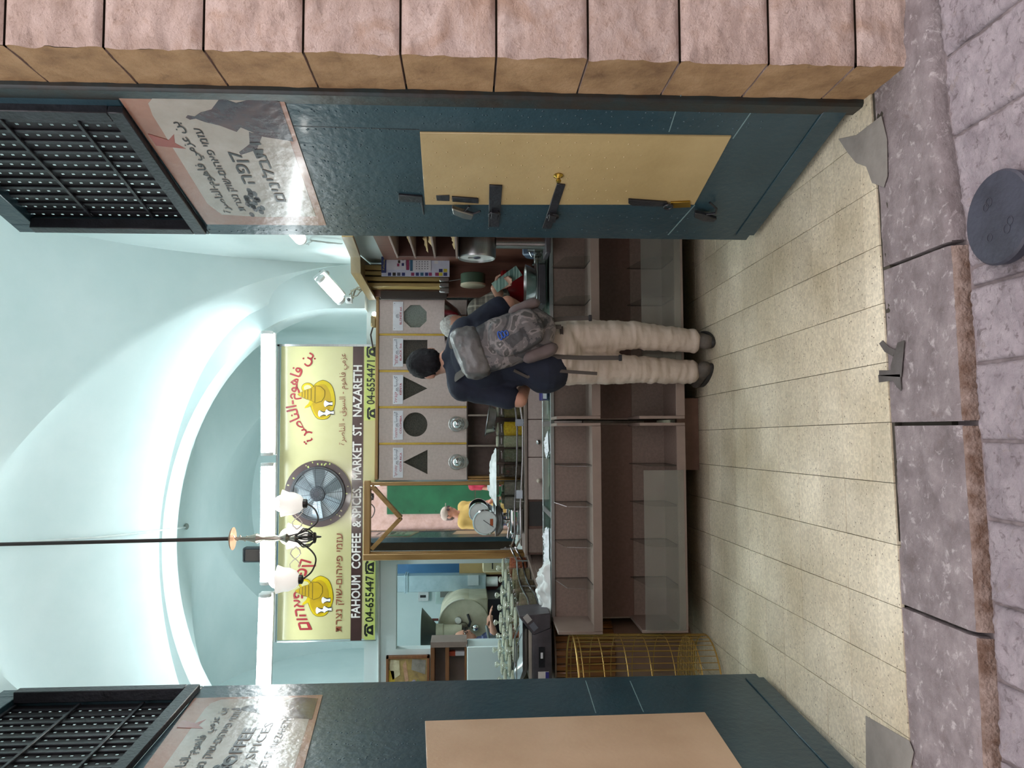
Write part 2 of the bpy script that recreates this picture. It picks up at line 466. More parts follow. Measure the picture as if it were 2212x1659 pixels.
# boundary with the street, measured on the ground: y of the front edge at a given x
STEP_Z, STREET_Z = -.004, -.036
EDGE_PTS = sorted((PZ(x, y, STREET_Z).x, PZ(x, y, STREET_Z).y) for x, y in ((2019,0),(2040,250),(2064,400),(2083,560),(2104,900),(2126,1200),(2144,1500)))
EDGE_PTS = [(-2.0, EDGE_PTS[0][1]-.02)] + EDGE_PTS + [(2.6, EDGE_PTS[-1][1]+.05)]
def street_Y(X):
    for (xa, ya), (xb, yb) in zip(EDGE_PTS, EDGE_PTS[1:]):
        if X <= xb: return ya + (yb-ya)*(X-xa)/(xb-xa)
    return EDGE_PTS[-1][1]
joints = [PZ(2000, 65, STEP_Z).x + .25, PZ(2000, 545, STEP_Z).x, PZ(2010, 915, STEP_Z).x, PZ(2040, 1345, STEP_Z).x, -1.9]
for k in range(4):
    xa, xb = joints[k+1]+.006, joints[k]-.006
    def qf(u, v, xa=xa, xb=xb):
        x = xa + (xb-xa)*u
        yb = edge_Y(x)-.002 - (.016 if xb < .1 and xa > -.7 and u > .3 else 0)
        ya = street_Y(x)+.012
        y = ya + (yb-ya)*v
        drop = .0
        if v < .1: drop = -.010*((.1-v)/.1)**2       # worn nosing
        return (x, y, STEP_Z + drop)
    rough_slab('threshold_stone', qf, 44, 26, .1, STEP_STONE, .0035, th, 11+k)
MB().hexa([(-1.9,street_Y(-1.9)+.05,-.25),(1.25,street_Y(1.25)+.05,-.25),(1.25,2.6,-.25),(-1.9,2.6,-.25),(-1.9,street_Y(-1.9)+.05,-.03),(1.25,street_Y(1.25)+.05,-.03),(1.25,2.6,-.03),(-1.9,2.6,-.03)]).build('mortar_bed', JOINT, th)
rust = mat('stained_nosing', '#8f7d74', .8, c2='#60483a', scale=20, bump=.9, bscale=90, lo=.36, hi=.66)
for k in range(4):
    xa, xb = joints[k+1]+.008, joints[k]-.008
    b = MB()
    from mathutils import noise as NZ
    b.grid(lambda u, v: (xa+(xb-xa)*u, street_Y(xa+(xb-xa)*u) - .004 + .018*v**1.5 + NZ.fractal(Vector((u*30, v*6, k)), 1, 2, 4)*.003, STREET_Z-.02 + (.011-STREET_Z)*math.sin(v*math.pi/2)), 60, 8)
    b.build('worn_nosing', rust if k else STEP_STONE, th, smooth=70)

street = MB().box((-6, -3.2, -.3), (6, 2.40, STREET_Z-.014)).build('street', mat('paving_mortar', '#85797a', .9, c2='#6a5f5f', scale=20, bump=.4)); tag(street, 'rough purplish stone paving of the market lane', 'street', kind='structure')
xs = [2.35, 2.03, 1.72, 1.43, PZ(2160, 30, STREET_Z).x, PZ(2150, 238, STREET_Z).x, PZ(2150, 560, STREET_Z).x, PZ(2150, 606, STREET_Z).x, PZ(2160, 778, STREET_Z).x, PZ(2160, 953, STREET_Z).x, PZ(2170, 1128, STREET_Z).x, PZ(2170, 1310, STREET_Z).x, PZ(2180, 1484, STREET_Z).x, PZ(2180, 1655, STREET_Z).x, -1.35, -1.6]
for k in range(len(xs)-1):
    xb, xa = xs[k], xs[k+1]
    if xb - xa < .07: xb, xa = xs[k], xs[k+1]
    for row in range(2):
        lean = -.12
        def qf(u, v, xa=xa, xb=xb, row=row):
            x = xa+.005+(xb-xa-.010)*u
            top = min(street_Y(x), 2.33 if x > 1.1 else 9) - .010
            cut = top - .52 - .07*math.sin(k*2.1)
            y0, y1 = (cut+.006, top) if row == 0 else (top-1.3, cut-.006)
            y = y0 + (y1-y0)*v
            return (x + lean*(y-2.1)*0, y, STREET_Z)
        rough_slab('paving_stone', qf, 36 if row == 0 else 8, 80 if row == 0 else 14, .05, PAVE_STONE, .011, street, 40+k*2+row, edge=.009)
MB().box((-6, -3.1, STREET_Z-.01), (6, .72, STREET_Z)).build('paving_field', PAVE_STONE, street)

# round lid lying in the paving
lidm = mat('dark_rubber_lid', '#3b3d49', .55, c2='#2c2d37', scale=9, bump=.25, bscale=60)
lc = (PZ(2154, 470, STREET_Z+.035).x, PZ(2154, 470, STREET_Z+.035).y)
lt = thing('manhole_cover', 'round dark grey manhole cover lying raised on the paving stones', 'manhole cover', (lc[0], lc[1], STREET_Z))
MB().lathe([(.10,0),(.123,.004),(.126,.03),(.121,.037),(.0,.038)], n=48).build('lid', lidm, lt, world=False)
# faint moulded rings in the lid
for (a, r) in ((.5, .012), (.8, .010), (3.9, .012), (4.3, .011), (2.6, .01)):
    q = Vector((.055*math.cos(a), .055*math.sin(a), .0385))
    MB().tube([q+Vector((r*math.cos(t), r*math.sin(t), 0)) for t in [2*math.pi*k/14 for k in range(14)]], .0012, 5, closed=True).build('moulded_ring', lidm, lt, world=False)

# ------------------------------------------------------------------ stone jambs of the shop front
JX, JY0, JY1 = 1.163, 2.335, 2.60
def rock_block(name, x0, x1, y0, y1, z0, z1, parent, seed, face=.012):
    """a dressed stone whose street face is rough and whose arris is broken"""
    from mathutils import noise
    rnd = random.Random(seed); off = Vector((rnd.uniform(0, 90), 3, rnd.uniform(0, 90)))
    b = MB(); n = 22; sx = 1 if x0 > 0 else -1
    xi, xo = (x0, x1) if sx > 0 else (x1, x0)         # xi: edge towards the doorway
    def fr(u, v):                                      # street face, bulging
        x = xi + (xo-xi)*u; z = z0 + (z1-z0)*v
        e = min(v, 1-v)
        k = min(1, e/.05)
        bul = face*min(1, u*(xo-xi)*sx/.03)*k
        q = Vector((x, y0, z))*13 + off
        d = noise.fractal(q, 1, 2, 5)*.011*k + noise.fractal(q*4, 1, 2, 3)*.004*k
        chip = max(0, noise.noise(Vector((0, 0, z*9))+off))*.03*max(0, 1-u*(xo-xi)*sx/.05)
        return (x, y0 - bul + d + chip, z)
    b.grid(fr, n, n)
    def rv(u, v):                                      # reveal
        y = y0 + (y1-y0)*u; z = z0+(z1-z0)*v
        q = Vector((0, y, z))*11 + off
        ch = max(0, noise.noise(Vector((0, 0, z*9))+off))*.012*max(0, 1-u*5)
        p0 = Vector(fr(0, v))
        yy = p0.y + (y1-p0.y)*u
        return (xi - sx*0 + sx*(noise.fractal(q, 1, 2, 4)*.003 + ch), yy, z)
    nf = len(b.f); b.grid(rv, 16, n); nr = len(b.f)
    b.quad((xi, y0+.02, z0), (xo, y0+.02, z0), (xo, y1, z0), (xi, y1, z0)); b.quad((xi, y0+.02, z1), (xo, y0+.02, z1), (xo, y1, z1), (xi, y1, z1))
    o = b.build(name, JAMB_STONE, parent, smooth=60)
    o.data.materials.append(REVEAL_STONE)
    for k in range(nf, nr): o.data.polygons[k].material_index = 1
    return o
wf = MB().box((JX+.02, JY0+.02, -.3), (3.2, JY1+.02, 4.6)).build('wall_front_right', mat('mortar', '#4c3d31', .95)); tag(wf, 'pink limestone block jamb beside the green door', 'wall', kind='structure')
vj = [-200, 10, 224, 440, 655, 865, 1072, 1270, 1468, 1660, 1848, 2008]
zj = [P(v, 60 + 35*v/2000, JY0).z for v in vj]; zj[-1] = -.08
for k in range(len(zj)-1):
    za, zb = zj[k+1], zj[k]
    if zb - za < .05: continue
    rock_block('stone_block', JX, JX+.62, JY0, JY1, za+.0035, zb-.0035, wf, 100+k)
    rock_block('stone_block', JX+.63, JX+1.3, JY0, JY1, za+.0035, zb-.0035, wf, 130+k)
wl = MB().box((-3.4, JY0+.02, -.3), (-1.245, JY1+.02, 4.6)).build('wall_front_left', MATS['mortar']); tag(wl, 'limestone block jamb behind the cream panel door', 'wall', kind='structure')
for k in range(len(zj)-1):
    if zj[k]-zj[k+1] < .05: continue
    rock_block('stone_block', -1.87, -1.225, JY0, JY1, zj[k+1]+.004, zj[k]-.004, wl, 160+k)
top = MB().box((-3.4, JY0-.02, 4.25), (3.2, JY1+.05, 6.5)).build('wall_front_top', JAMB_STONE); tag(top, kind='structure')

# ------------------------------------------------------------------ room shell with groin vaults
XC, HX, YC, HY = -.8, 2.1, 4.34, 1.66
def vault(x, y, xc, hx, yc, hy, zs, bx, by, bxe):
    tx = min(1, abs((x-xc)/hx)); ty = min(1, abs((y-yc)/hy))
    k = bx + (bxe-bx)*ty**2
    a = k*math.sqrt(max(0, 1-tx*tx)); c = by*math.sqrt(max(0, 1-ty*ty))
    return zs + max(a, c)
ce = MB()
X0, X1, Y0, Y1 = XC-HX, XC+HX, YC-HY, YC+HY
NG = 90
def sn(t): return .5-.5*math.cos(math.pi*t)
from mathutils import noise as NZ
BX, BHX, BY, BHY = -.85, 1.8, 7.95, 1.75
def zvault(x, y):
    z = vault(x, y, XC, HX, YC, HY, 2.12, 2.16, 2.16, 2.16)
    tx = abs((x-XC)/HX); ty = abs((y-YC)/HY)
    if y > YC and tx < ty:          # the web sinks softly towards the arch
        k = max(0, (ty-.35)/.65); k = k*k*(3-2*k)
        t = min(1, abs((x-BX)/BHX)); za = 2.42+1.30*math.sqrt(max(0, 1-t*t))
        z += (za-z)*k*(1-(tx/ty)**3)
    if y < 3.66 and x > 1.152-.234*(y-2.615)-.12: z = max(z, 3.62)      # recess behind the open leaf
    return z
def groin_grid(b, x0, x1, y0, y1, fn, n):
    """grid whose quads are split along the groins"""
    i = len(b.v)
    for a in range(n+1):
        for c in range(n+1):
            x = x0+(x1-x0)*sn(a/n); y = y0+(y1-y0)*sn(c/n); b.v.append(Vector((x, y, fn(x, y))))
    for a in range(n):
        for c in range(n):
            p, q, r_, s_ = i+a*(n+1)+c, i+(a+1)*(n+1)+c, i+(a+1)*(n+1)+c+1, i+a*(n+1)+c+1
            if (a < n/2) == (c < n/2): b.f += [(p, q, r_), (p, r_, s_)]
            else: b.f += [(p, q, s_), (q, r_, s_)]
groin_grid(ce, X0, X1, Y0, Y1, zvault, NG)
c1 = ce.build('ceiling', PLASTER, smooth=28); tag(c1, 'pale mint plaster groin vault over the shop', 'ceiling', kind='structure')
c1['label'] = 'pale mint plaster groin vault over the shop'
# second bay behind the sign
c2b = MB(); groin_grid(c2b, BX-BHX, BX+BHX, BY-BHY, BY+BHY, lambda x, y: vault(x, y, BX, BHX, BY, BHY, 2.42, 1.62, 1.62, 1.62), 70)
c2 = c2b.build('ceiling', PLASTER, smooth=28); tag(c2, 'smaller mint groin vault behind the sign', 'ceiling', kind='structure')

def wallbox(name, a, b, label):
    o = MB().box(a, b).build(name, PLASTER, bevel=0); tag(o, label, 'wall', kind='structure'); return o
wallbox('wall_right', (1.30, 2.62, 0), (1.45, 6.05, 4.4), 'mint plaster side wall behind the pigeonhole shelves')
wallbox('wall_left', (-3.05, 2.62, 0), (-2.90, 6.05, 4.4), 'mint plaster side wall beyond the cream panel door')
wallbox('wall_rear', (-2.8, 9.65, 0), (1.1, 9.8, 4.3), 'pale mint far wall of the roasting room')
wallbox('wall_rear_right', (.95, 6.3, 0), (1.1, 9.7, 4.3), 'mint side wall of the back bay towards the cabinets')
wallbox('wall_rear_left', (-2.8, 6.3, 0), (-2.65, 9.7, 4.3), 'mint side wall of the back bay towards the picture')
# arch between the bays
def arch_z(x):
    t = (x-BX)/BHX
    return 2.42 + 1.28*math.sqrt(max(0, 1-t*t))
aw = MB(); pts = []
n = 48
prof = [(-2.9, 0.0), (-2.9, 2.2), (BX-BHX, 2.2)] + [(BX+BHX*math.cos(math.pi*(1-k/n)), 2.42+1.28*math.sin(math.pi*(1-k/n))) for k in range(n+1)] + [(BX+BHX, 2.2), (1.3, 2.2), (1.3, 0.0)]
outr = [(-3.0, 0.0), (-3.0, 2.2), (-3.0, 2.4)] + [(-3.0+4.4*k/n, 4.5) for k in range(n+1)] + [(1.4, 2.4), (1.4, 2.2), (1.4, 0.0)]
for k in range(len(prof)-1):
    (a0, b0), (a1, b1) = prof[k], prof[k+1]; (c0, d0), (e1, f1) = outr[k], outr[k+1]
    for y in (6.0, 6.3):
        aw.quad((a0, y, b0), (a1, y, b1), (e1, y, f1), (c0, y, d0))
    aw.quad((a0, 6.0, b0), (a1, 6.0, b1), (a1, 6.3, b1), (a0, 6.3, b0))
o = aw.build('wall_arch', PLASTER, smooth=30); tag(o, 'mint plaster arch around the yellow sign', 'wall', kind='structure')
# infill wall under the sign with the opening to the roasting room
OX0, OX1, OZ = P(900, 1398, 6.25).x, P(900, 1216, 6.25).x, P(857, 1300, 6.25).z
iw = MB()
iw.box((-2.7, 6.2, 0), (OX0, 6.3, 2.21)).box((OX1, 6.2, 0), (1.3, 6.3, 2.21)).box((OX0, 6.2, OZ), (OX1, 6.3, 2.21))
o = iw.build('wall_back', PLASTER); tag(o, 'mint plaster wall with the opening to the roasting room', 'wall', kind='structure')

# ------------------------------------------------------------------ the two green door leaves
TEAL = mat('teal_gloss_paint', '#29424b', .3, c2='#213840', scale=3, bump=.3, bscale=30, coat=.12, spec=.4)
CREAM = mat('cream_gloss_paint', '#b09b6e', .36, c2='#a18c60', scale=2.5, bump=.1, bscale=50, coat=.15)
CREAM2 = mat('pink_cream_gloss_paint', '#bfa488', .36, c2='#b09478', scale=2.5, bump=.1, bscale=50, coat=.15)
BLACK = mat('black_iron_paint', '#24262c', .38, c2='#17181c', scale=12, bump=.25, bscale=60)
STEEL = mat('worn_steel', '#9a9a98', .35, 1, scale=20)
BRASS = mat('brass', '#a98a3c', .3, 1)
POSTER_BG = mat('poster_terracotta', '#9a7360', .24, c2='#865f4e', scale=4, bump=.18, bscale=28, coat=.3)
PARCH = mat('poster_parchment', '#a39b90', .22, c2='#8f877b', scale=5, bump=.2, bscale=28, coat=.35)
POSTER_DARK = mat('poster_dark_print', '#33303a', .2, c2='#4e3434', scale=9, bump=.15, bscale=28, coat=.5)
POSTER_RED = mat('poster_red_print', '#8c3f32', .2, coat=.4)
INK = mat('black_ink', '#201d20', .35)
def perforated():
    m, t, b = nt('perforated_sheet'); N = t.nodes; L = t.links
    tc = N.new('ShaderNodeTexCoord'); sp = N.new('ShaderNodeSeparateXYZ'); L.new(tc.outputs['Object'], sp.inputs[0])
    def cell(sock, n, lo, ph):
        a = N.new('ShaderNodeMath'); a.operation = 'MULTIPLY_ADD'; a.inputs[1].default_value = n; a.inputs[2].default_value = ph; L.new(sock, a.inputs[0])
        f = N.new('ShaderNodeMath'); f.operation = 'FRACT'; L.new(a.outputs[0], f.inputs[0])
        c = N.new('ShaderNodeMath'); c.operation = 'COMPARE'; c.inputs[1].default_value = .5; c.inputs[2].default_value = lo; L.new(f.outputs[0], c.inputs[0])
        return c.outputs[0]
    h = N.new('ShaderNodeMath'); h.operation = 'MULTIPLY'; L.new(cell(sp.outputs[0], 1/.0676, .11, -.16/.0676), h.inputs[0]); L.new(cell(sp.outputs[2], 24, .17, 0), h.inputs[1])
    tr = N.new('ShaderNodeBsdfTransparent'); mx = N.new('ShaderNodeMixShader')
    L.new(h.outputs[0], mx.inputs[0]); L.new(b.outputs[0], mx.inputs[1]); L.new(tr.outputs[0], mx.inputs[2])
    b.inputs['Base Color'].default_value = (.012, .012, .014, 1); b.inputs['Roughness'].default_value = .6
    L.new(mx.outputs[0], N['Material Output'].inputs['Surface'])
    return m
PERF = perforated()

class Door:
    def __init__(s, name, label, hinge, free, sg, ztop):
        h = Vector((*hinge, 0)); f = Vector((*free, 0)); s.h = h; s.sg = sg
        d = (f-h); s.w = d.length; s.rz = math.atan2(d.y, d.x); s.zt = ztop
        s.e = thing(name, label, 'door', h, s.rz, kind='structure')
        s.M = wm(s.e); s.n = (s.M.to_3x3() @ Vector((0, 1, 0))).normalized()
    def px(s, x, y):                      # photograph pixel -> (along, up) on the leaf
        q = s.M.inverted() @ PP(x, y, s.h, s.n); return q.x, q.z
    def pt(s, a, z, out=0): return Vector((a, out*s.sg, z))
    def slab(s, name, a0, a1, z0, z1, o0, o1, material, parent=None, bevel=.003, poly=None):
        b = MB()
        if poly:
            i = len(poly)
            b.rings([[s.pt(p[0], p[1], o0) for p in poly], [s.pt(p[0], p[1], o1) for p in poly]])
        else:
            y0, y1 = sorted((o0*s.sg, o1*s.sg)); b.box((a0, y0, z0), (a1, y1, z1))
        return b.build(name, material, parent or s.e, world=False, bevel=bevel)
    def frame(s, a, z, out=.002):        # lettering frame: x runs the way one reads it
        o = s.M @ s.pt(a, z, out); ex = s.M.to_3x3() @ Vector((1 if s.sg < 0 else -1, 0, 0))
        return frame(o, ex, (0, 0, 1))

def make_door(D, px_panel, px_poster, px_win_bottom, cream, seamz):
    w, zt = D.w, D.zt
    pw = [D.px(*p) for p in px_poster]
    zw = D.px(*px_win_bottom)[1]
    wa0, wa1 = .10, w-.075            # window opening
    zwb, zwt = zw + .05, zt-.1
    t = -.05
    D.slab('leaf', 0, w, .045, zw, t, 0, TEAL, bevel=.004)
    D.slab('stile', 0, wa0, zw, zt, t, 0, TEAL)
    D.slab('stile', wa1, w, zw, zt, t, 0, TEAL)
    D.slab('rail', wa0, wa1, zwt, zt, t, 0, TEAL)
    D.slab('kick_board', 0.01, w-.06, .03, .12, 0, .006, TEAL)
    fr = D.e
    D.slab('window_frame', wa0-.02, wa1+.02, zw-.005, zwb, 0, .03, BLACK)
    D.slab('window_frame', wa0-.02, wa0+.03, zwb, zwt, -.02, .03, BLACK)
    D.slab('window_frame', wa1-.03, wa1+.02, zwb, zwt, -.02, .03, BLACK)
    D.slab('perforated_sheet', wa0, wa1, zwb, zwt, -.045, -.042, PERF, bevel=0)
    nb = 12
    for k in range(nb):
        a = wa0 + .06 + (wa1-wa0-.12)*k/(nb-1)
        D.slab('grille_bar', a-.009, a+.009, zwb, zwt, -.040, -.033, BLACK, bevel=.001)
    z = zwb + .17
    while z < zwt:
        D.slab('cross_bar', wa0+.03, wa1-.03, z-.007, z+.007, -.032, -.022, BLACK, bevel=.002); z += .27
    # boards seam
    pl = [D.px(*p) for p in px_panel]
    a0, a1 = min(p[0] for p in pl), max(p[0] for p in pl); z0, z1 = min(p[1] for p in pl), max(p[1] for p in pl)
    D.slab('lower_panel', a0, a1, z0, z1, -.004, .006, cream, poly=pl, bevel=.002)
    # poster
    D.poster = D.slab('poster', 0, 0, 0, 0, .001, .0045, POSTER_BG, poly=pw, bevel=0)
    return a0, a1, z0, z1, pw

DR = Door('door_1', 'dark green door leaf with iron latches and padlocks on its cream panel', (1.152, 2.615), (.917, 3.62), 1, 3.46)
pan = make_door(DR, [(907,284),(1580,292),(1500,440),(918,440)], [(245,193),(608,198),(705,485),(447,483)], (243,197), CREAM, 0)
DL = Door('door_2', 'dark green door leaf with plain pinkish cream panel, partly out of view', (-1.212, 2.615), (-1.147, 3.62), -1, 3.46)
pan2 = make_door(DL, [(918,1560),(1523,1541),(1622,1690),(925,1740)], [(250,1745),(640,1720),(697,1503),(420,1510)], (417,1507), CREAM2, 0)

# door frames between the stone and the leaves
for (nm, x, lb) in (('door_frame_right', 1.152, 'black wooden frame post at the hinge of the latched green door'), ('door_frame_left', -1.215, 'black wooden frame post at the hinge of the cream panel door')):
    sx = 1 if x > 0 else -1
    b = MB().box((x-.012 if sx > 0 else x-.06, 2.58, -.02), (x+.06 if sx > 0 else x+.012, 2.67, 4.3))
    o = b.build(nm, mat('dark_frame_paint', '#1d2c2e', .5, c2='#2a2119', scale=9, bump=.4, bscale=20), bevel=.01); tag(o, lb, 'door frame', kind='structure')

hd = MB().box((-1.26, 2.58, 3.5), (1.2, 2.67, 4.3)).build('door_frame_top', MATS['dark_frame_paint'], bevel=.005); tag(hd, 'dark head board over the two green doors', 'door frame', kind='structure')
# studs hammered into the sheet metal
def studs(D, n, seed, box, mat_, out):
    rnd = random.Random(seed); b = MB(); a0, a1, z0, z1 = box
    nx, nz = n
    for i in range(nx):
        for k in range(nz):
            a = a0+(a1-a0)*(i+.5)/nx+rnd.uniform(-.012, .012); z = z0+(z1-z0)*(k+.5)/nz+rnd.uniform(-.02, .02)
            q = D.pt(a, z, out)
            mt = Matrix.Rotation(-R(90)*D.sg, 4, 'X')
            b.lathe([(.0045, 0), (.0035, .0016), (.0008, .0022)], q, 6, mt)
    o = b.build('studs', mat_, D.e, world=False); o['kind'] = 'stuff'
a0, a1, z0, z1, pw = pan
zp = min(p[1] for p in pw)
studs(DR, (9, 14), 3, (.03, DR.w-.03, z1+.02, zp-.02), TEAL, .0)
studs(DR, (3, 26), 4, (.03, a0-.02, .3, z1), TEAL, .0)
studs(DR, (2, 26), 5, (a1+.03, DR.w-.02, .3, z1), TEAL, .0)
studs(DR, (6, 14), 6, (a0+.02, a1-.02, z0+.3, z1-.02), CREAM, .006)
studs(DR, (1, 30), 7, (DR.w-.06, DR.w-.02, zp, 3.4), TEAL, .0)
studs(DL, (9, 14), 8, (.03, DL.w-.03, pan2[3]+.02, min(p[1] for p in pan2[4])-.02), TEAL, .0)

# poster prints (terracotta sheet, parchment, coffee pot, lettering)
def poster_art(D, pw, lines):
    # corners: hinge-side top, hinge-side bottom, free-side bottom, free-side top
    A, B, C, Dd = [Vector((p[0], p[1])) for p in pw]
    def bil(u, v):        # u from hinge side (0) to free side (1), v from bottom (0) to top (1)
        q = (B*(1-u)+C*u)*(1-v) + (A*(1-u)+Dd*u)*v; return q.x, q.y
    flip = D.sg > 0       # on the right leaf one reads from the free edge towards the hinge
    def uu(u): return 1-u if flip else u
    def shape(nm, pts, m, o0=.0045, o1=.0055):
        D.slab(nm, 0, 0, 0, 0, o0, o1, m, D.poster, 0, [bil(uu(u), v) for u, v in pts])
    shape('parchment_print', [(.09,.06),(.84,.05),(.97,.12),(.97,.78),(.93,.84),(.86,.86),(.20,.88),(.10,.82),(.08,.5)], PARCH)
    # coffee pot silhouette, right-hand side of the print
    pot = [(.70,.03),(.95,.03),(.97,.16),(.94,.30),(.97,.38),(.90,.47),(.88,.55),(.855,.60),(.862,.64),(.848,.66),(.835,.64),(.842,.60),(.82,.55),(.80,.47),(.76,.38),(.79,.34),(.73,.22)]
    shape('coffee_pot_print', pot, POSTER_DARK, .0055, .0062)
    shape('spout_print', [(.76,.30),(.68,.33),(.62,.43),(.60,.43),(.64,.30),(.74,.22)], POSTER_DARK, .0055, .0062)
    shape('ribbon_print', [(.66,.97),(.74,.97),(.70,.86),(.74,.80),(.68,.83),(.64,.78)], POSTER_RED, .0055, .0062)
    rnd = random.Random(3)
    for k in range(26):
        u = .10+.22*rnd.random(); v = .46+.14*rnd.random()*(1-(u-.1)*2)
        r = .016; cx, cz = bil(uu(u), v)
        D.slab('coffee_bean_print', 0, 0, 0, 0, .0055, .0061, POSTER_DARK, D.poster, 0, [(cx+.02*math.cos(t)*1.1, cz+.011*math.sin(t)) for t in [2*math.pi*j/8 for j in range(8)]])
    for body, u, v, wid, hgt, bold in lines:
        a, z = bil(uu(u), v)
        text('lettering', body, D.frame(a, z, .0062), wid*abs(C.x-B.x), hgt*(A.y-B.y), INK, D.poster, bold=bold)
L1 = shape_ar('بن عزمي فاهوم-الناصرة'); L2 = rtl('עזמי פאהום-שוק נצרת')
poster_art(DR, pan[4], [(L1, .47, .74, .70, .095, .01), (L2, .46, .62, .64, .065, .01), (rtl('קפה'), .50, .45, .24, .11, .02), (rtl('ותבלינים'), .46, .30, .46, .09, .02)])
poster_art(DL, pan2[4], [(L1, .50, .74, .74, .095, .01), (L2, .50, .62, .70, .065, .01), ('COFFEE', .40, .47, .46, .08, .04), ('& SPICES', .44, .35, .48, .06, .0), ('MARKET ST. NAZARETH', .40, .24, .66, .05, .0)])

# iron hardware on the right leaf
def hw(D, name, pts, th, m, out0=.006, parent=None, bevel=.0015):
    poly = [D.px(*p) for p in pts]
    return D.slab(name, 0, 0, 0, 0, out0, out0+th, m, parent, bevel, poly)
def ring(D, name, x, y, r, m, out, parent=None, tr=.004):
    a, z = D.px(x, y)
    return MB().tube([D.pt(a+r*math.cos(t), z+r*math.sin(t), out) for t in [2*math.pi*k/16 for k in range(16)]], tr, 6, closed=True).build(name, m, parent or D.e, world=False)
p1 = hw(DR, 'strap_latch', [(1057,395),(1085,396),(1078,485),(1055,485)], .008, BLACK, .006)
ring(DR, 'latch_ring', 1068, 455, .022, BLACK, .02, p1, .007)
hw(DR, 'latch_boss', [(1062,446),(1076,448),(1074,462),(1060,460)], .02, BLACK, .012, p1)
p2 = hw(DR, 'strap_latch', [(1203,392),(1221,394),(1190,489),(1171,488)], .008, BLACK, .006)
ring(DR, 'latch_ring', 1194, 460, .022, BLACK, .02, p2, .007)
hw(DR, 'latch_boss', [(1187,452),(1202,455),(1199,468),(1184,465)], .02, BLACK, .012, p2)
hw(DR, 'angle_bracket', [(861,417),(912,421),(917,460),(914,460),(909,434),(861,431)], .01, BLACK, .0)
hw(DR, 'lock_slot', [(942,419),(971,418),(971,431),(943,430)], .004, BLACK, .005)
hw(DR, 'hasp', [(976,420),(1033,424),(1034,434),(977,430)], .008, BLACK, .006)
pk = hw(DR, 'padlock', [(976,432),(985,436),(1023,448),(1019,458),(1000,455),(979,446)], .022, STEEL, .02, None, .004)
a, z = DR.px(1028, 440)
MB().tube([DR.pt(a-.03, z+.03, .03), DR.pt(a+.01, z+.05, .032), DR.pt(a+.03, z+.01, .032), DR.pt(a+.01, z-.02, .03)], .005, 7).build('shackle', BLACK, pk, world=False)
hw(DR, 'hasp', [(1357,425),(1440,431),(1445,440),(1365,438),(1357,433)], .01, BLACK, .006)
ring(DR, 'staple', 1443, 438, .018, BLACK, .02, None, .005)
hw(DR, 'door_bolt', [(1448,432),(1490,430),(1492,442),(1450,444)], .008, BRASS, .006)
pk = hw(DR, 'padlock', [(1500,446),(1520,450),(1548,460),(1540,466),(1515,464),(1498,456)], .02, BLACK, .015, None, .004)
a, z = DR.px(1540, 440)
MB().tube([DR.pt(a-.045, z+.03, .02), DR.pt(a-.01, z-.01, .03), DR.pt(a+.03, z-.02, .03), DR.pt(a+.04, z+.02, .03)], .005, 7).build('shackle', BLACK, pk, world=False)
a, z = DR.px(1206, 376)
kb = MB().lathe([(.019,0),(.021,.004),(.010,.010),(.006,.016),(.011,.024),(.010,.030),(.003,.033)], DR.pt(a, z, .006), 14, Matrix.Rotation(-R(90)*DR.sg, 4, 'X')).build('brass_knob', BRASS, DR.e, world=False)
hw(DR, 'board_seam', [(620,271),(905,279),(905,281),(620,273)], .0006, BLACK, .0)
for pts in ([(1470,205),(1472,205),(1446,285),(1444,285)], [(1642,212),(1644,213),(1584,300),(1582,299)], [(1500,442),(1502,443),(1444,508),(1442,507)]):
    hw(DR, 'paint_scratch', pts, .0004, mat('scratched_paint', '#6f8a8c', .5), .0, None, 0)
for pts in ([(1264,1470),(1266,1470),(1288,1540),(1286,1540)], [(1360,1471),(1362,1471),(1391,1538),(1389,1538)]):
    hw(DL, 'paint_scratch', pts, .0004, MATS['scratched_paint'], .0, None, 0)

# ------------------------------------------------------------------ front display counters with open bins
LAM = mat('taupe_laminate', '#88766c', .5, c2='#7a695f', scale=60, bump=.04, bscale=80)
LAMD = mat('brown_laminate', '#6d5248', .5, c2='#62493f', scale=50)
EDGE = mat('laminate_edge', '#8a796f', .45)
PLINTH = mat('red_brown_plinth', '#7d5f50', .55, c2='#6a4f43', scale=8)
ACRY = glass('clear_acrylic', (.93,.95,.94), .05, 1.3)
DUSTY = glass('dusty_glass', (.9,.92,.9), .12, 1.35, haze=.10, hc=(.5,.52,.48))
CHAN = mat('dark_channel', '#332a26', .6)
WHITE_PAPER = mat('white_paper', '#e4e6ea', .7, c2='#d3d6dc', scale=6)
CHROME = mat('chrome', '#d8dadc', .12, 1, scale=5, var=.05)
BSTEEL = mat('brushed_steel', '#b4b6b6', .3, 1, scale=30, stretch=(1,12,12))
YF, YB, CZ = 4.42, 4.79, .88
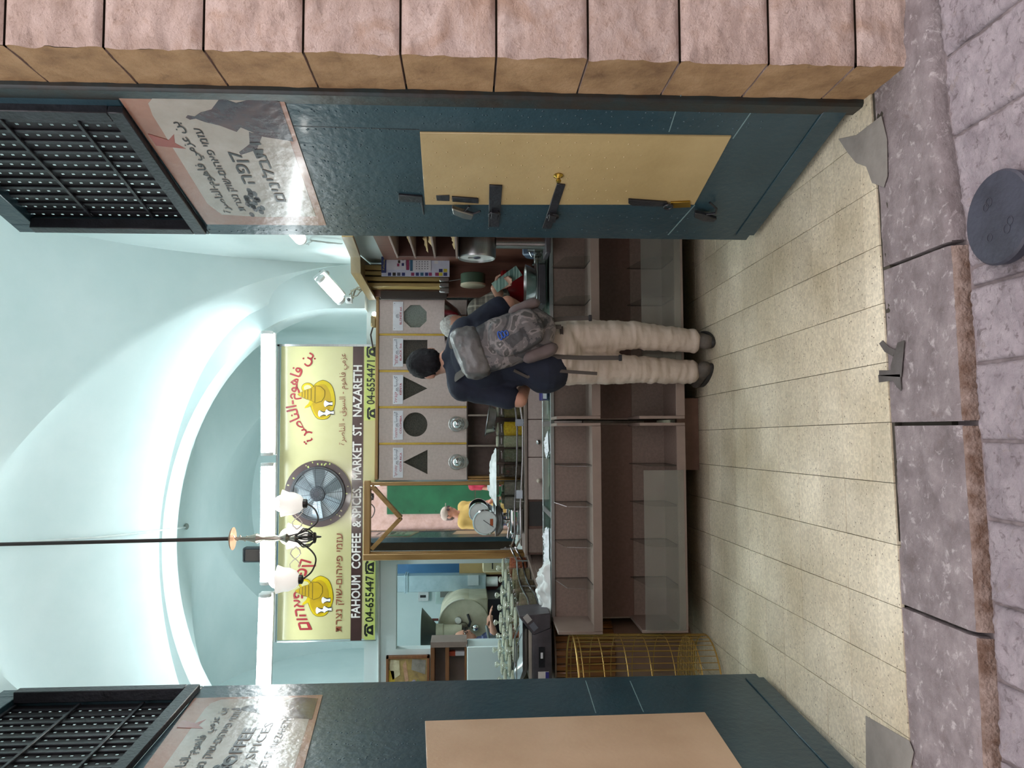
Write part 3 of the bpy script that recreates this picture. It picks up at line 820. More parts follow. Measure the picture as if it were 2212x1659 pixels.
def counter_unit(label, X0, X1, glass_span):
    t = thing('display_counter', label, 'counter', ((X0+X1)/2, YB, 0), group='front display counters')
    b = .018
    MB().box((X0, YB, .10), (X1, YB+.02, CZ-.02)).build('front_panel', LAM, t, bevel=.002)
    MB().box((X0+.01, YB-.004, .37), (X1-.01, YB, .64)).build('middle_panel', LAMD, t, bevel=.001)
    MB().box((X0, YB+.02, .10), (X1, 5.28, CZ-.02)).build('carcass', LAM, t)
    for zl, zt, nm in ((.66, .885, 'upper'), (.165, .40, 'lower')):
        for x in (X0, X1-b):
            MB().hexa([(x,YF,zl-.03),(x+b,YF,zl-.03),(x+b,YB,zl-.03),(x,YB,zl-.03),(x,YF+.012,zt),(x+b,YF+.012,zt),(x+b,YB,zt-.005),(x,YB,zt-.005)]).build('side_panel', EDGE, t, bevel=.002)
        MB().box((X0+b, YF, zl-.018), (X1-b, YB, zl)).build('bin_floor', LAM, t)
        MB().box((X0+b, YF-.004, zl-.03), (X1-b, YF+.012, zl+.022)).build('front_lip', EDGE, t, bevel=.002)
        w = (X1-X0-2*b)/5
        for k in range(1, 5):
            x = X0+b+w*k
            d = MB().hexa([(x-.002,YF+.014,zl+.002),(x+.002,YF+.014,zl+.002),(x+.002,YB-.002,zl+.002),(x-.002,YB-.002,zl+.002),
                           (x-.002,YF+.06,zt-.06),(x+.002,YF+.06,zt-.06),(x+.002,YB-.002,zt-.01),(x-.002,YB-.002,zt-.01)]).build('divider', ACRY, t)
            MB().box((x-.0025, YB-.006, zl), (x+.0025, YB-.001, zt-.01)).box((x-.0025, YF+.013, zl), (x+.0025, YB-.006, zl+.003)).build('divider_channel', CHAN, d)
    ga, gb = glass_span
    MB().box((ga, YF-.010, .15), (gb, YF-.005, .385)).build('glass_front', DUSTY, t, bevel=.001)
    MB().box((X0+.02, 4.95, 0), (X1-.02, 5.25, .10)).build('recessed_base', CHAN, t)  # coloured dark to stand for the shade under the counter
    return t
cu1 = counter_unit('front counter section with empty bins, beside the gold wire basket', -1.165, .040, (-1.15, -.235))
cu2 = counter_unit('front counter section with empty bins that the customer in beige trousers stands at', .062, 1.275, (.30, 1.27))
pb = MB().box((-.245, 4.60, 0), (.19, 4.64, .135)).build('plinth_board', PLINTH, bevel=.002)
pb['label'] = 'reddish brown loose plinth board standing under the counter gap'; pb['category'] = 'board'
# glass worktop over both counters, papers lie under the glass
wt = thing('glass_worktop', 'continuous steel-edged glass worktop over the two front counters', 'worktop', (.05, 5.0, CZ-.02))
MB().box((-1.17, YB-.005, CZ-.018), (1.275, 5.30, CZ-.012)).build('tray', mat('worktop_lining', '#5d6a66', .5, c2='#8d9792', scale=14), wt)
MB().box((-1.17, YB-.012, CZ-.02), (1.275, YB+.002, CZ+.004)).build('front_edge', BSTEEL, wt, bevel=.002)
MB().box((-1.17, 5.30, CZ-.02), (1.275, 5.315, CZ+.004)).build('rear_edge', BSTEEL, wt, bevel=.002)
for x in (.02, .66, -.55): MB().box((x, YB, CZ-.012), (x+.035, 5.30, CZ+.003)).build('cross_strip', BSTEEL, wt)
MB().box((-1.165, YB+.002, CZ-.001), (1.27, 5.30, CZ+.002)).build('pane', glass('worktop_glass', (.88,.95,.92), .03, 1.5), wt)
rnd = random.Random(12)
for k in range(16):
    x = -1.05 + k*.14 + rnd.uniform(-.03, .03); y = rnd.uniform(4.86, 5.18)
    o = MB().cbox((x, y, CZ-.010), (rnd.uniform(.07, .16), rnd.uniform(.06, .12), .0012), rz=rnd.uniform(-.3, .3)).build('paper_slip', mat('paper_slip_%d' % (k % 3), ('#cfd6d2', '#9fb0a8', '#d9d2c4')[k % 3], .6), wt)

# ------------------------------------------------------------------ lamps
TUBE = emit('tube_light', (.86, .97, 1.0), 29)
TUBE2 = emit('small_tube_light', (.86, .97, 1.0), 30)
HOUS = mat('white_lamp_housing', '#e4e8e8', .4)
def tube_lamp(name, label, a, b, r=.045, out=(0,-1,0), group='fluorescent lamps', mt=TUBE):
    a = Vector(a); b = Vector(b); d = (b-a); L = d.length; d.normalize(); out = Vector(out).normalized()
    up = out.cross(d).normalized()
    t = thing(name, label, 'lamp', (a+b)/2, group=group)
    m = frame((a+b)/2, d, up)
    if m.to_3x3().col[2].dot(out) < 0: m = frame((a+b)/2, -d, up)
    MB().box((-L/2, -.05, -.09), (L/2, .05, -.05), m).build('housing', HOUS, t, bevel=.005)
    for s in (-1, 1):
        e = (a+b)/2 + d*(s*(L/2-.012))
        MB().cyl(e - d*.014, e + d*.014, r*1.05, n=14).build('end_cap', HOUS, t, bevel=.004)
    MB().cyl(a+d*.028, b-d*.028, r, n=16).build('tube', mt, t)
    return t
TY = 5.9
segs = [((577,716),(577,984),'fluorescent lamp of the row above the sign that ends at the vault pier'), ((577,1000),(575,1262),'middle fluorescent lamp of the row above the sign, behind the chandelier'), ((573,1282),(566,1502),'fluorescent lamp of the row above the sign that ends behind the cream panel door')]
for (p, q, lb) in segs:
    tube_lamp('fluorescent_lamp', lb, P(*q, TY), P(*p, TY))
tube_lamp('fluorescent_lamp', 'short fluorescent lamp slanting on the bright vault pier above the shelves', P(738, 652, 5.75), P(690, 600, 5.6), .035, (-.6,-.7,-.3), mt=TUBE2)
tube_lamp('fluorescent_lamp', 'fluorescent lamp on the side wall, only its tip shows past the latched door', (1.17, 3.75, 2.42), (1.17, 4.72, 2.42), .035, (-1,0,0), mt=TUBE2)
tube_lamp('fluorescent_lamp', 'added unseen lamp under the vault of the roasting room', (-1.9, 7.3, 2.98), (-.3, 7.3, 2.98), .05, (0,0,-1), mt=emit('added_tube_light', (.86,.97,1.0), 48))  # unseen tube, added to brighten the back bay and the roasting room

# ------------------------------------------------------------------ the sign
SY = 6.12
SIGN = mat('sign_cream', '#c2bc8e', .22, c2='#bab484', scale=2, coat=.3)
SIGNB = mat('sign_brown', '#4a3634', .25, coat=.3)
SIGNY = mat('sign_yellow_green', '#c6d478', .25, coat=.3)
RED = mat('sign_red', '#9a2b33', .35)
DRED = mat('sign_brown_red', '#8a4a34', .4)
SWHITE = mat('sign_white', '#ece8e4', .35)
SBLK = mat('sign_black', '#1d2420', .35)
YEL = mat('logo_yellow', '#c8ae14', .3); YEL2 = mat('logo_gold', '#b3921a', .3); LINE = mat('logo_line', '#6b5a18', .4)
sg = thing('shop_sign', 'wide cream shop sign with red Arabic and Hebrew lettering and brown address band', 'sign', P(812, 1065, SY))
def srect(name, xa, ya, xb, yb, y0, y1, m, parent, bevel=0):
    a = P(xa, ya, SY); b = P(xb, yb, SY)
    return MB().box((min(a.x,b.x), y0, min(a.z,b.z)), (max(a.x,b.x), y1, max(a.z,b.z))).build(name, m, parent, bevel=bevel)
board = srect('board', 598, 1384, 812, 746, SY, SY+.03, SIGN, sg, .004)
srect('frame', 595, 1387, 600, 744, SY-.004, SY+.03, BSTEEL, sg); srect('frame', 597, 748, 812, 744, SY-.004, SY+.03, BSTEEL, sg); srect('frame', 597, 1388, 812, 1384, SY-.004, SY+.03, BSTEEL, sg)
srect('address_band', 757, 1384, 786, 748, SY-.0015, SY, SIGNB, board)
srect('phone_band', 787, 908, 811, 748, SY-.0015, SY, SIGNY, board); srect('phone_band', 787, 1382, 811, 1212, SY-.0015, SY, SIGNY, board)
K = SY/F_PX
def stext(body, x, y, wpx, hpx, m, bold=0, **kw):
    return text('lettering', body, FRONT(P(x, y, SY-.002)), wpx*K, hpx*K, m, board, bold=bold, **kw)
stext('FAHOUM  COFFEE  & SPICES,  MARKET  ST.  NAZARETH', 772, 1059, 532, 21, SWHITE, .035)
stext('04-6554471', 801, 826, 94, 17, SBLK, .02); stext('04-6554471', 798, 1290, 102, 17, SBLK, .02)
stext(shape_ar('بن فاهوم-الناصرة'), 634, 858, 205, 34, RED, .025, arc=125*K)
stext(shape_ar('عزمي فاهوم - السوق - الناصرة'), 743, 862, 196, 20, DRED, .0)
hw_ = 72*K
stext(rtl('קפה פאהום'), 648, 1284, 146, 26, RED, .03, fx=lambda x, y: (x, y*(1+1.1*(x/hw_)**2 if y < 0 else 1) - .05*(x/hw_)**2 ))
stext(rtl('עזמי פאהום-שוק נצרת'), 735, 1258, 204, 17, DRED, .01)
def flat(name, pts, m, x, y, out, parent=board):
    o = P(x, y, SY); fm = FRONT(o)
    MB().prism([(u*K, v*K) for u, v in pts], .0008, fm @ Matrix.Translation((0, 0, out))).build(name, m, parent)
def ell(cx, cy, rx, ry, n=28, j=0):
    return [(cx+rx*(1+j*math.sin(k*5))*math.cos(2*math.pi*k/n), cy+ry*(1+j*math.sin(k*5))*math.sin(2*math.pi*k/n)) for k in range(n)]
def logo(x, y):
    flat('tray_print', ell(0, 0, 43, 27, 32, .015), LINE, x, y, .0012)
    flat('tray_print', ell(0, 0, 42, 26, 32, .015), YEL, x, y, .0021)
    flat('tray_print', ell(-2, 2, 36, 20), YEL2, x, y, .003)
    flat('pot_handle_print', ell(26, 32, 11, 13), LINE, x, y, .003); flat('pot_handle_print', ell(26, 32, 10, 12), YEL, x, y, .0038); flat('pot_handle_print', ell(26, 32, 6, 8), SIGN, x, y, .0046)
    flat('pot_spout_print', [(-4,20),(-12,24),(-16,32),(-18,38),(-13,36),(-8,30),(0,26)], YEL, x, y, .0038)
    pot = [(-2,2),(8,-4),(20,-4),(28,4),(30,16),(24,26),(22,34),(18,42),(14,50),(12,52),(10,50),(6,42),(2,34),(0,26),(-6,14)]
    flat('pot_print', [(14+(a-14)*1.06, 24+(b-24)*1.03) for a, b in pot], LINE, x, y, .005)
    flat('pot_print', pot, YEL2, x, y, .0058)
    for v, w in ((16,17),(24,12),(31,10),(37,8),(43,5)):
        flat('pot_band_print', [(12-w,v-.8),(12+w,v-.8),(12+w,v+.8),(12-w,v+.8)], LINE, x, y, .0066)
    for cx, cy in ((-8,-14),(-29,-2),(-27,-17)):
        flat('cup_print', [(cx-7,cy+8),(cx+7,cy+8),(cx+4,cy),(cx+5,cy-7),(cx-5,cy-7),(cx-4,cy)], SBLK, x, y, .004)
        flat('cup_print', [(cx-6,cy+8),(cx+6,cy+8),(cx+2,cy),(cx+3,cy-7),(cx-3,cy-7),(cx-2,cy)], SWHITE, x, y, .0048)
        flat('cup_print', ell(cx, cy+8, 7, 3.2, 12), SWHITE, x, y, .0056)
logo(697, 864); logo(692, 1288)
def phone(x, y, s=1):
    q = lambda pts: [(a*s, b*s) for a, b in pts]
    flat('phone_print', q([(-11,-9),(11,-9),(7,2),(4,5),(-4,5),(-7,2)]), SBLK, x, y, .001)
    flat('phone_print', q([(-13,3),(-13,7),(-8,10),(8,10),(13,7),(13,3),(8,3),(7,6),(-7,6),(-8,3)]), SBLK, x, y, .001)
    flat('phone_print', q(ell(0,-2,3,3,10)), SIGNY, x, y, .0018)
phone(802, 760); phone(803, 893); phone(799, 1225); phone(797, 1361)

# round ventilator set into the sign
fc = P(688, 1066, SY)
fan = thing('ventilator', 'round brown-rimmed ventilator with wire guard in the middle of the sign', 'fan', fc)
FB = mat('ventilator_rim', '#4b3a3a', .35, coat=.2)
mtf = FRONT(fc)
def ringz(r0, r1, z0, z1, m, name, n=48):
    b = MB(); rs = []
    for (r, z) in ((r0,z0),(r1,z0),(r1,z1),(r0,z1)):
        rs.append([mtf @ Vector((r*math.cos(2*math.pi*k/n), r*math.sin(2*math.pi*k/n), z)) for k in range(n)])
    return b.rings(rs, closed=True).build(name, m, fan)
ringz(.205, .258, 0, .02, FB, 'rim'); ringz(.255, .262, 0, .012, SIGN, 'trim_ring'); ringz(.19, .212, -.02, .045, mat('ventilator_duct', '#39383c', .4), 'duct')
MB().prism([(.207*math.cos(2*math.pi*k/40), .207*math.sin(2*math.pi*k/40)) for k in range(40)], .004, mtf @ Matrix.Translation((0,0,.001))).build('back_plate', mat('ventilator_back', '#c6d2d8', .4, .2), fan)
BL = mat('ventilator_blade', '#aab6be', .35, .4)
for k in range(6):
    a = k*math.pi/3
    m = mtf @ Matrix.Rotation(a, 4, 'Z') @ Matrix.Translation((.115, 0, .02)) @ Matrix.Rotation(.35, 4, 'X')
    MB().prism([(-.075,-.03),(.08,-.06),(.085,.05),(-.07,.02)], .003, m).build('blade', BL, fan)
MB().lathe([(.055,0),(.055,.03),(.04,.045),(.0,.05)], (0,0,0), 24, None)
hubm = MB(); hubm.lathe([(.06,.005),(.06,.03),(.045,.045),(.001,.05)], (0,0,0), 24); hubm.v = [mtf @ v for v in hubm.v]; hubm.build('hub', mat('ventilator_hub', '#55555c', .4), fan)
WIRE = mat('guard_wire', '#8e949a', .3, .9)
for r in [.03+.0125*k for k in range(15)]:
    MB().tube([mtf @ Vector((r*math.cos(2*math.pi*k/40), r*math.sin(2*math.pi*k/40), .085-.04*(r/.205)**2)) for k in range(40)], .0018, 5, closed=True).build('guard_ring', WIRE, fan)
for k in range(12):
    a = k*math.pi/6+.1
    MB().tube([mtf @ Vector((r*math.cos(a), r*math.sin(a), .088-.04*(r/.205)**2)) for r in (.02,.08,.14,.205)], .0016, 5).build('guard_spoke', mat('guard_spoke', '#3a3c40', .4), fan)
rnd = random.Random(5)
for k in range(22):
    a = rnd.uniform(0, 6.28); s = rnd.uniform(.004, .008)
    MB().prism([(-s,-s*.7),(s,-s*.7),(s,s*.7),(-s,s*.7)], .0008, mtf @ Matrix.Rotation(a, 4, 'Z') @ Matrix.Translation((rnd.uniform(.22,.248), 0, .0202))).build('rim_mark', SIGNY if k % 3 else SIGN, fan)

# black loudspeaker and bare bits above the sign
q = P(562, 1197, 6.2)
sp = thing('wall_box', 'dark grey box fixed above the sign behind the chandelier', 'box', (q.x, q.y, q.z-.12))
MB().cbox((q.x, 6.2, q.z), (.115, .09, .25)).build('body', BLACK, sp, bevel=.01)
MB().cbox((q.x-.0, 6.15, q.z+.04), (.09, .02, .12)).build('grille', CHAN, sp, bevel=.004)

# ------------------------------------------------------------------ mirror column
OAK = wood('oak', '#a9824a', '#86612f', .42, 2.2, 2, .2)
OAKX = wood('oak_cross', '#a9824a', '#86612f', .42, 2.2, 0, .2)
MY = 5.98
def mp(x, y): return P(x, y, MY)
mirror = thing('mirror', 'tall oak-framed mirror with a chevron, reflecting the lane', 'mirror', mp(1170, 1122))
def mrect(name, xa, ya, xb, yb, y0, y1, m):
    a = mp(xa, ya); b = mp(xb, yb)
    return MB().box((min(a.x,b.x), y0, min(a.z,b.z)), (max(a.x,b.x), y1, max(a.z,b.z))).build(name, m, mirror, bevel=.004)
mrect('stile', 785, 1209, 1240, 1190, MY-.045, MY, OAK); mrect('stile', 785, 1196, 1240, 1188, MY-.02, MY+.01, OAK)
mrect('stile', 785, 1049, 1240, 1038, MY-.02, MY+.01, OAK)
mrect('rail', 785, 1207, 801, 1038, MY-.025, MY+.008, OAKX)
MIR = mat('mirror_silver', (.88,.9,.9), .015, 1, var=.0)
mrect('mirror_glass', 796, 1192, 1240, 1046, MY+.012, MY+.018, MIR)
mrect('backing', 787, 1206, 1240, 1040, MY+.02, MY+.03, OAK)
for (p, q_, nm) in (((803,1050),(866,1119),'chevron'), ((803,1186),(866,1119),'chevron')):
    a = mp(*p); b = mp(*q_); d = (b-a).normalized(); nrm = Vector((-d.z, 0, d.x)); w = .032
    MB().rings([[(a+nrm*w/2)+Vector((0,-.02,0)), (b+nrm*w/2)+Vector((0,-.02,0)), (b-nrm*w/2)+Vector((0,-.02,0)), (a-nrm*w/2)+Vector((0,-.02,0))],
                [(a+nrm*w/2)+Vector((0,.006,0)), (b+nrm*w/2)+Vector((0,.006,0)), (b-nrm*w/2)+Vector((0,.006,0)), (a-nrm*w/2)+Vector((0,.006,0))]]).build(nm, OAK, mirror, bevel=.003)

# ------------------------------------------------------------------ coffee bins on the back wall
CY = 5.98
CAB = mat('bin_laminate', '#c6b4ad', .5, c2='#b9a79f', scale=50)
YSTR = mat('yellow_strip', '#c9a338', .45, c2='#b08c2c', scale=9)
CARD = mat('label_card', '#e6e6ec', .45)
BEAN = mat('coffee_beans', '#5a5048', .3, c2='#2e2823', scale=130, bump=1.0, bscale=170, coat=.6)
BEANP = mat('pale_coffee_beans', '#8b928a', .3, c2='#70776f', scale=130, bump=.8, bscale=170, coat=.6)
REDI = mat('red_marker', '#b02340', .4); GREYI = mat('grey_print', '#5a6070', .4)
def holed(rect, hole, y0, y1):
    """panel x-z rectangle with a star-shaped hole about the hole's centre"""
    x0, x1, z0, z1 = rect
    cx = sum(p[0] for p in hole)/len(hole); cz = sum(p[1] for p in hole)/len(hole)
    ang = sorted([math.atan2(p[1]-cz, p[0]-cx) for p in hole] + [math.atan2(c-cz, a-cx) for a in (x0, x1) for c in (z0, z1)])
    def hit(a, poly):
        dx, dz = math.cos(a), math.sin(a); best = None
        for k in range(len(poly)):
            ax, az = poly[k]; bx, bz = poly[(k+1) % len(poly)]
            ex, ez = bx-ax, bz-az; den = dx*ez-dz*ex
            if abs(den) < 1e-12: continue
            t = ((ax-cx)*ez-(az-cz)*ex)/den; s = ((ax-cx)*dz-(az-cz)*dx)/den
            if t > 0 and -1e-6 <= s <= 1+1e-6 and (best is None or t > best): best = t
        return (cx+dx*best, cz+dz*best)
    rc = [(x0,z0),(x1,z0),(x1,z1),(x0,z1)]
    ho = [hit(a, hole) for a in ang]; ou = [hit(a, rc) for a in ang]
    b = MB()
    b.rings([[(p[0], y0, p[1]) for p in ou], [(p[0], y0, p[1]) for p in ho], [(p[0], y1, p[1]) for p in ho], [(p[0], y1, p[1]) for p in ou]], closed=True)
    return b
def cxz(x, y): q = P(x, y, CY); return q.x, q.z
bins = [ # y range, card y range, hole, texts, label
 (647, 721, (652,714), 'oct', 683, ('', 'BLONDE std.'), 'coffee bin with pale octagonal window, nearest the wooden posts'),
 (725, 799, (731,792), 'sq', 760, ('שחור اسمر', 'BLACK Std.'), 'coffee bin with square window, behind the customer\'s head'),
 (804, 877, (810,873), 'tri_down', 839, ('קניה كينيا', 'KENYA'), 'coffee bin with downward triangular window'),
 (882, 956, (887,950), 'circ', 917, ('קולומביה كولومبيا', 'COLOMBIA'), 'coffee bin with round window'),
 (961, 1036, (967,1032), 'tri_up', 998, ('קוסטה ריקה كوستاريكا', 'COSTA RICA'), 'coffee bin with upward triangular window, beside the mirror'),
]
for (ya, yb, (ca, cb), kind, yc, (l1, l2), lab) in bins:
    x1, zt = cxz(819, ya); x0, zb = cxz(1008, yb)
    t = thing('coffee_bin', lab, 'coffee bin', ((x0+x1)/2, CY, zb), group='coffee bins on the back wall')
    cx, cz = cxz(897, yc); r = 26*CY/F_PX
    if kind == 'oct': hole = [(cx+r*1.02*math.cos(math.pi/8+k*math.pi/4), cz+r*1.02*math.sin(math.pi/8+k*math.pi/4)) for k in range(8)]
    elif kind == 'sq': hole = [(cx-r,cz-r),(cx+r,cz-r),(cx+r,cz+r),(cx-r,cz+r)]
    elif kind == 'circ': hole = [(cx+r*math.cos(k*math.pi/16), cz+r*math.sin(k*math.pi/16)) for k in range(32)]
    elif kind == 'tri_down': hole = [(cx-r,cz+r),(cx,cz-r),(cx+r,cz+r)]
    else: hole = [(cx-r,cz-r),(cx+r,cz-r),(cx,cz+r)]
    holed((x0, x1, zb, zt), hole, CY, CY+.018).build('front_panel', CAB, t, smooth=0)
    MB().box((cx-r-.03, CY+.022, cz-r-.03), (cx+r+.03, CY+.03, cz+r+.03)).build('beans', BEANP if kind == 'oct' else BEAN, t)
    MB().box((x0, CY+.035, zb), (x1, 6.19, zt)).build('box', CAB, t)
    if kind != 'oct':
        a, _ = cxz(900, ya-.5); b2, _ = cxz(900, ya-3.5)
        MB().box((x1+.001, CY-.006, zb), (x1+.016, CY+.012, zt)).build('edge_strip', YSTR, t, bevel=.002)
    k0, kz1 = cxz(849, cb); k1, kz0 = cxz(871, ca)
    card = MB().box((k0, CY-.004, kz0), (k1, CY-.0005, kz1)).build('label_card', CARD, t, bevel=.001)
    km = (k0+k1)/2; kz = (kz0+kz1)/2; kw = k1-k0; kh = kz1-kz0
    parts = l1.split(' ')
    ltr = lambda s: shape_ar(s) if any(ch in AR for ch in s) else rtl(s)
    if l1:
        he = ' '.join(p for p in parts if not any(ch in AR for ch in p)); arw = parts[-1]
        text('lettering', rtl(he), FRONT(Vector((k0+kw*.24, CY-.0045, kz+kh*.16))), kw*.34, kh*.3, REDI, card)
        text('lettering', shape_ar(arw), FRONT(Vector((k0+kw*.78, CY-.0045, kz+kh*.2))), kw*.34, kh*.4, GREYI, card)
    text('lettering', l2, FRONT(Vector((km+kw*.02, CY-.0045, kz-kh*.26))), kw*(.62 if len(l2) > 6 else .4), kh*.2, REDI, card, bold=.02)
    for (dx, dz, rr) in ((0,.02,.012),(.0,.14,.008)):
        MB().tube([Vector((km+kw*dx+rr*1.3*math.cos(v), CY-.0048, kz+kh*dz+rr*.7*math.sin(v))) for v in [2*math.pi*j/14 for j in range(14)]], .0009, 4, closed=True).build('cup_drawing', GREYI, card)
    for sx, sz in ((-1,1),(1,1)):
        MB().ball((km+sx*kw*.44, CY-.0045, kz+sz*kh*.36), .0028, 8, 6).build('pin', CHAN, card)
    # chrome spout knob and the clear scoop under it
    if kind in ('tri_down', 'circ', 'tri_up'):
        yk = {'tri_down': 837, 'circ': 916, 'tri_up': 998}[kind]
        kx, kzz = cxz(988, yk)
        mt2 = Matrix.Rotation(R(90), 4, 'X')
        kb = MB().lathe([(.052,0),(.055,.012),(.046,.02),(.044,.03),(.03,.052),(.012,.062),(.001,.064)], (kx, CY, kzz), 24, mt2).build('spout_knob', CHROME, t)
        MB().lathe([(.0605,.0),(.0605,.01),(.057,.014)], (kx, CY-.001, kzz+.008), 24, mt2).build('spout_collar', BSTEEL, kb)
        MB().lathe([(.01,-.075),(.034,-.062),(.047,-.035),(.05,.0)], (kx, CY-.045, kzz-.012), 18).build('scoop', glass('scoop_acrylic', (.85,.85,.83), .1, 1.3, haze=.12), t)
# thin wooden batten over the bins
a = P(812, 1036, CY); b = P(819, 640, CY)
o = MB().box((a.x, CY-.01, b.z), (b.x, 6.19, b.z+.022)).build('wooden_batten', OAKX, bevel=.002); tag(o, 'narrow wooden batten along the top of the coffee bins', 'batten')
for y in (690, 745, 800, 850, 905, 960, 1010):
    pass
# ------------------------------------------------------------------ niche below the bins
NB = mat('niche_brown', '#6b5850', .5, c2='#5f4d46', scale=30)
nl = thing('niche_shelf', 'dark brown open niche below the coffee bins', 'shelf', P(1132, 800, CY))
xa, xb = P(1050, 1036, CY).x, P(1050, 640, CY).x
zt_, zb_ = P(1009, 900, CY).z, P(1134, 900, 5.9).z
MB().box((xa, 6.17, zb_), (xb, 6.19, zt_)).build('back', NB, nl)
MB().box((xa, CY, zt_-.004), (xb, 6.19, zt_)).build('top', NB, nl)
for y in (897, 963, 1031, 1036, 735, 816):
    x = P(1050, y, CY).x
    MB().box((x-.007, CY+.01, zb_), (x+.007, 6.18, zt_-.004)).build('upright', OAK if y > 1030 else mat('pale_upright', '#9a8a7e', .45), nl, bevel=.002)

# ------------------------------------------------------------------ rear counter with drawers
RY, RZ = 5.62, P(1133, 950, 5.62).z
rc = thing('rear_counter', 'rear taupe counter with knobbed drawers below the row of jars', 'counter', (-.2, RY, 0))
rx0, rx1 = -.905, 1.0
MB().box((rx0, RY-.012, RZ-.02), (rx1, 5.93, RZ)).build('top', EDGE, rc, bevel=.002)
def rrect(name, ya, yb, za, zb, y0, y1, m, par=rc, bevel=.003):
    x0 = P(1150, ya, RY).x; x1 = P(1150, yb, RY).x
    return MB().box((min(x0,x1)+.003, y0, za), (max(x0,x1)-.003, y1, zb)).build(name, m, par, bevel=bevel)
MB().box((rx0, RY+.02, 0), (rx1, 5.93, RZ-.02)).build('carcass', LAMD, rc)
for (ya, yb, ky) in ((906, 820, None), (988, 906, 955), (1080, 988, 1038)):
    d = rrect('drawer', ya, yb, .56, RZ-.025, RY, RY+.02, CAB)
    if ky:
        q = P(1155, ky, RY)
        MB().lathe([(.008,0),(.006,.012),(.016,.02),(.017,.03),(.008,.037),(.001,.038)], (q.x, RY, RZ-.10), 16, Matrix.Rotation(R(90), 4, 'X')).build('knob', CHROME if ky == 955 else mat('bone_knob', '#cbbfae', .35), d)
rrect('niche_shade_panel', 1138, 1083, .6, RZ-.03, RY+.015, RY+.021, mat('niche_shade', '#3c3a38', .6))  # flat dark panel, its colour stands for the shade inside an open niche
rrect('panel', 1195, 1142, .3, RZ-.025, RY+.005, RY+.02, LAM); rrect('door', 1142, 1083, .1, .58, RY, RY+.02, LAM)
rrect('door', 988, 820, .1, .55, RY, RY+.02, LAM)

# left arm of the counter, running from the mirror towards the scale
lx0 = P(1150, 1183, 5.9).x
la = thing('side_counter', 'side counter under the crowded glass jars beside the roasting room', 'counter', (-1.5, 5.3, 0))
zA, zB = .965, .905
def lat(y): return zB + (zA-zB)*(y-4.97)/(5.93-4.97)
fx_far, fx_near = P(1104, 1184, 5.93).x, P(1145, 1321, 4.97).x
MB().hexa([(-1.98,4.99,zB-.03),(fx_near,4.99,zB-.03),(fx_far,5.93,zA-.03),(-1.98,5.93,zA-.03),(-1.98,4.99,zB),(fx_near,4.99,zB),(fx_far,5.93,zA),(-1.98,5.93,zA)]).build('top', EDGE, la, bevel=.003)
MB().hexa([(-1.96,5.34,0),(fx_near+.12,5.34,0),(fx_far-.02,5.91,0),(-1.96,5.91,0),(-1.96,5.34,lat(5.34)-.031),(fx_near+.12,5.34,lat(5.34)-.031),(fx_far-.02,5.91,zA-.031),(-1.96,5.91,zA-.031)]).build('carcass', LAM, la)

# ------------------------------------------------------------------ chandelier
HC = Vector((P(560, 1163, 4.6).x, 4.6, 0))
def cz_(x): return P(x, 1165, 4.6).z
IRON = mat('chandelier_iron', '#4a4644', .35, .8); BRZ = mat('chandelier_silver', '#b9b2a6', .25, .9)
COP = mat('chandelier_copper', '#b58d74', .35, .5)
chd = thing('chandelier', 'wrought metal chandelier with frosted tulip shades hanging on a dark rod', 'chandelier', (HC.x, HC.y, cz_(690)))
zr = cz_(500)
zv = zvault(HC.x, HC.y)
topq = P(0, 1190, 4.6)
MB().tube([HC+Vector((-.02,0,zv)), HC+Vector((0,0,zr))], .011, 8).build('rod', mat('rod_dark', '#3b2c28', .4), chd)
MB().lathe([(.066,0),(.062,.008),(.03,.02),(.008,.026)], HC+Vector((0,0,zr-.01)), 24).build('canopy', COP, chd)
MB().lathe([(.008,0),(.02,.02),(.01,.05),(.028,.07),(.012,.11),(.02,.14),(.012,.2),(.03,.24),(.012,.30),(.01,.36)], HC+Vector((0,0,cz_(645))), 14).build('column', BRZ, chd)
MB().tube([HC+Vector((.02*math.cos(t*2), .01*math.sin(t*3), zr-.01-.08*t/6)) for t in range(0, 7)], .003, 6).build('chain', BRZ, chd)
SHADE = mat('frosted_shade', '#efe6da', .35, coat=.2)
def shade_mat():
    m, t, b = nt('frosted_glass_shade'); b.inputs['Base Color'].default_value = (.95,.90,.84,1); b.inputs['Roughness'].default_value = .4
    b.inputs['Emission Color'].default_value = (1,.95,.88,1); b.inputs['Emission Strength'].default_value = .55
    return m
SH = shade_mat(); BULB = emit('bulb_light', (1,.97,.92), 70)
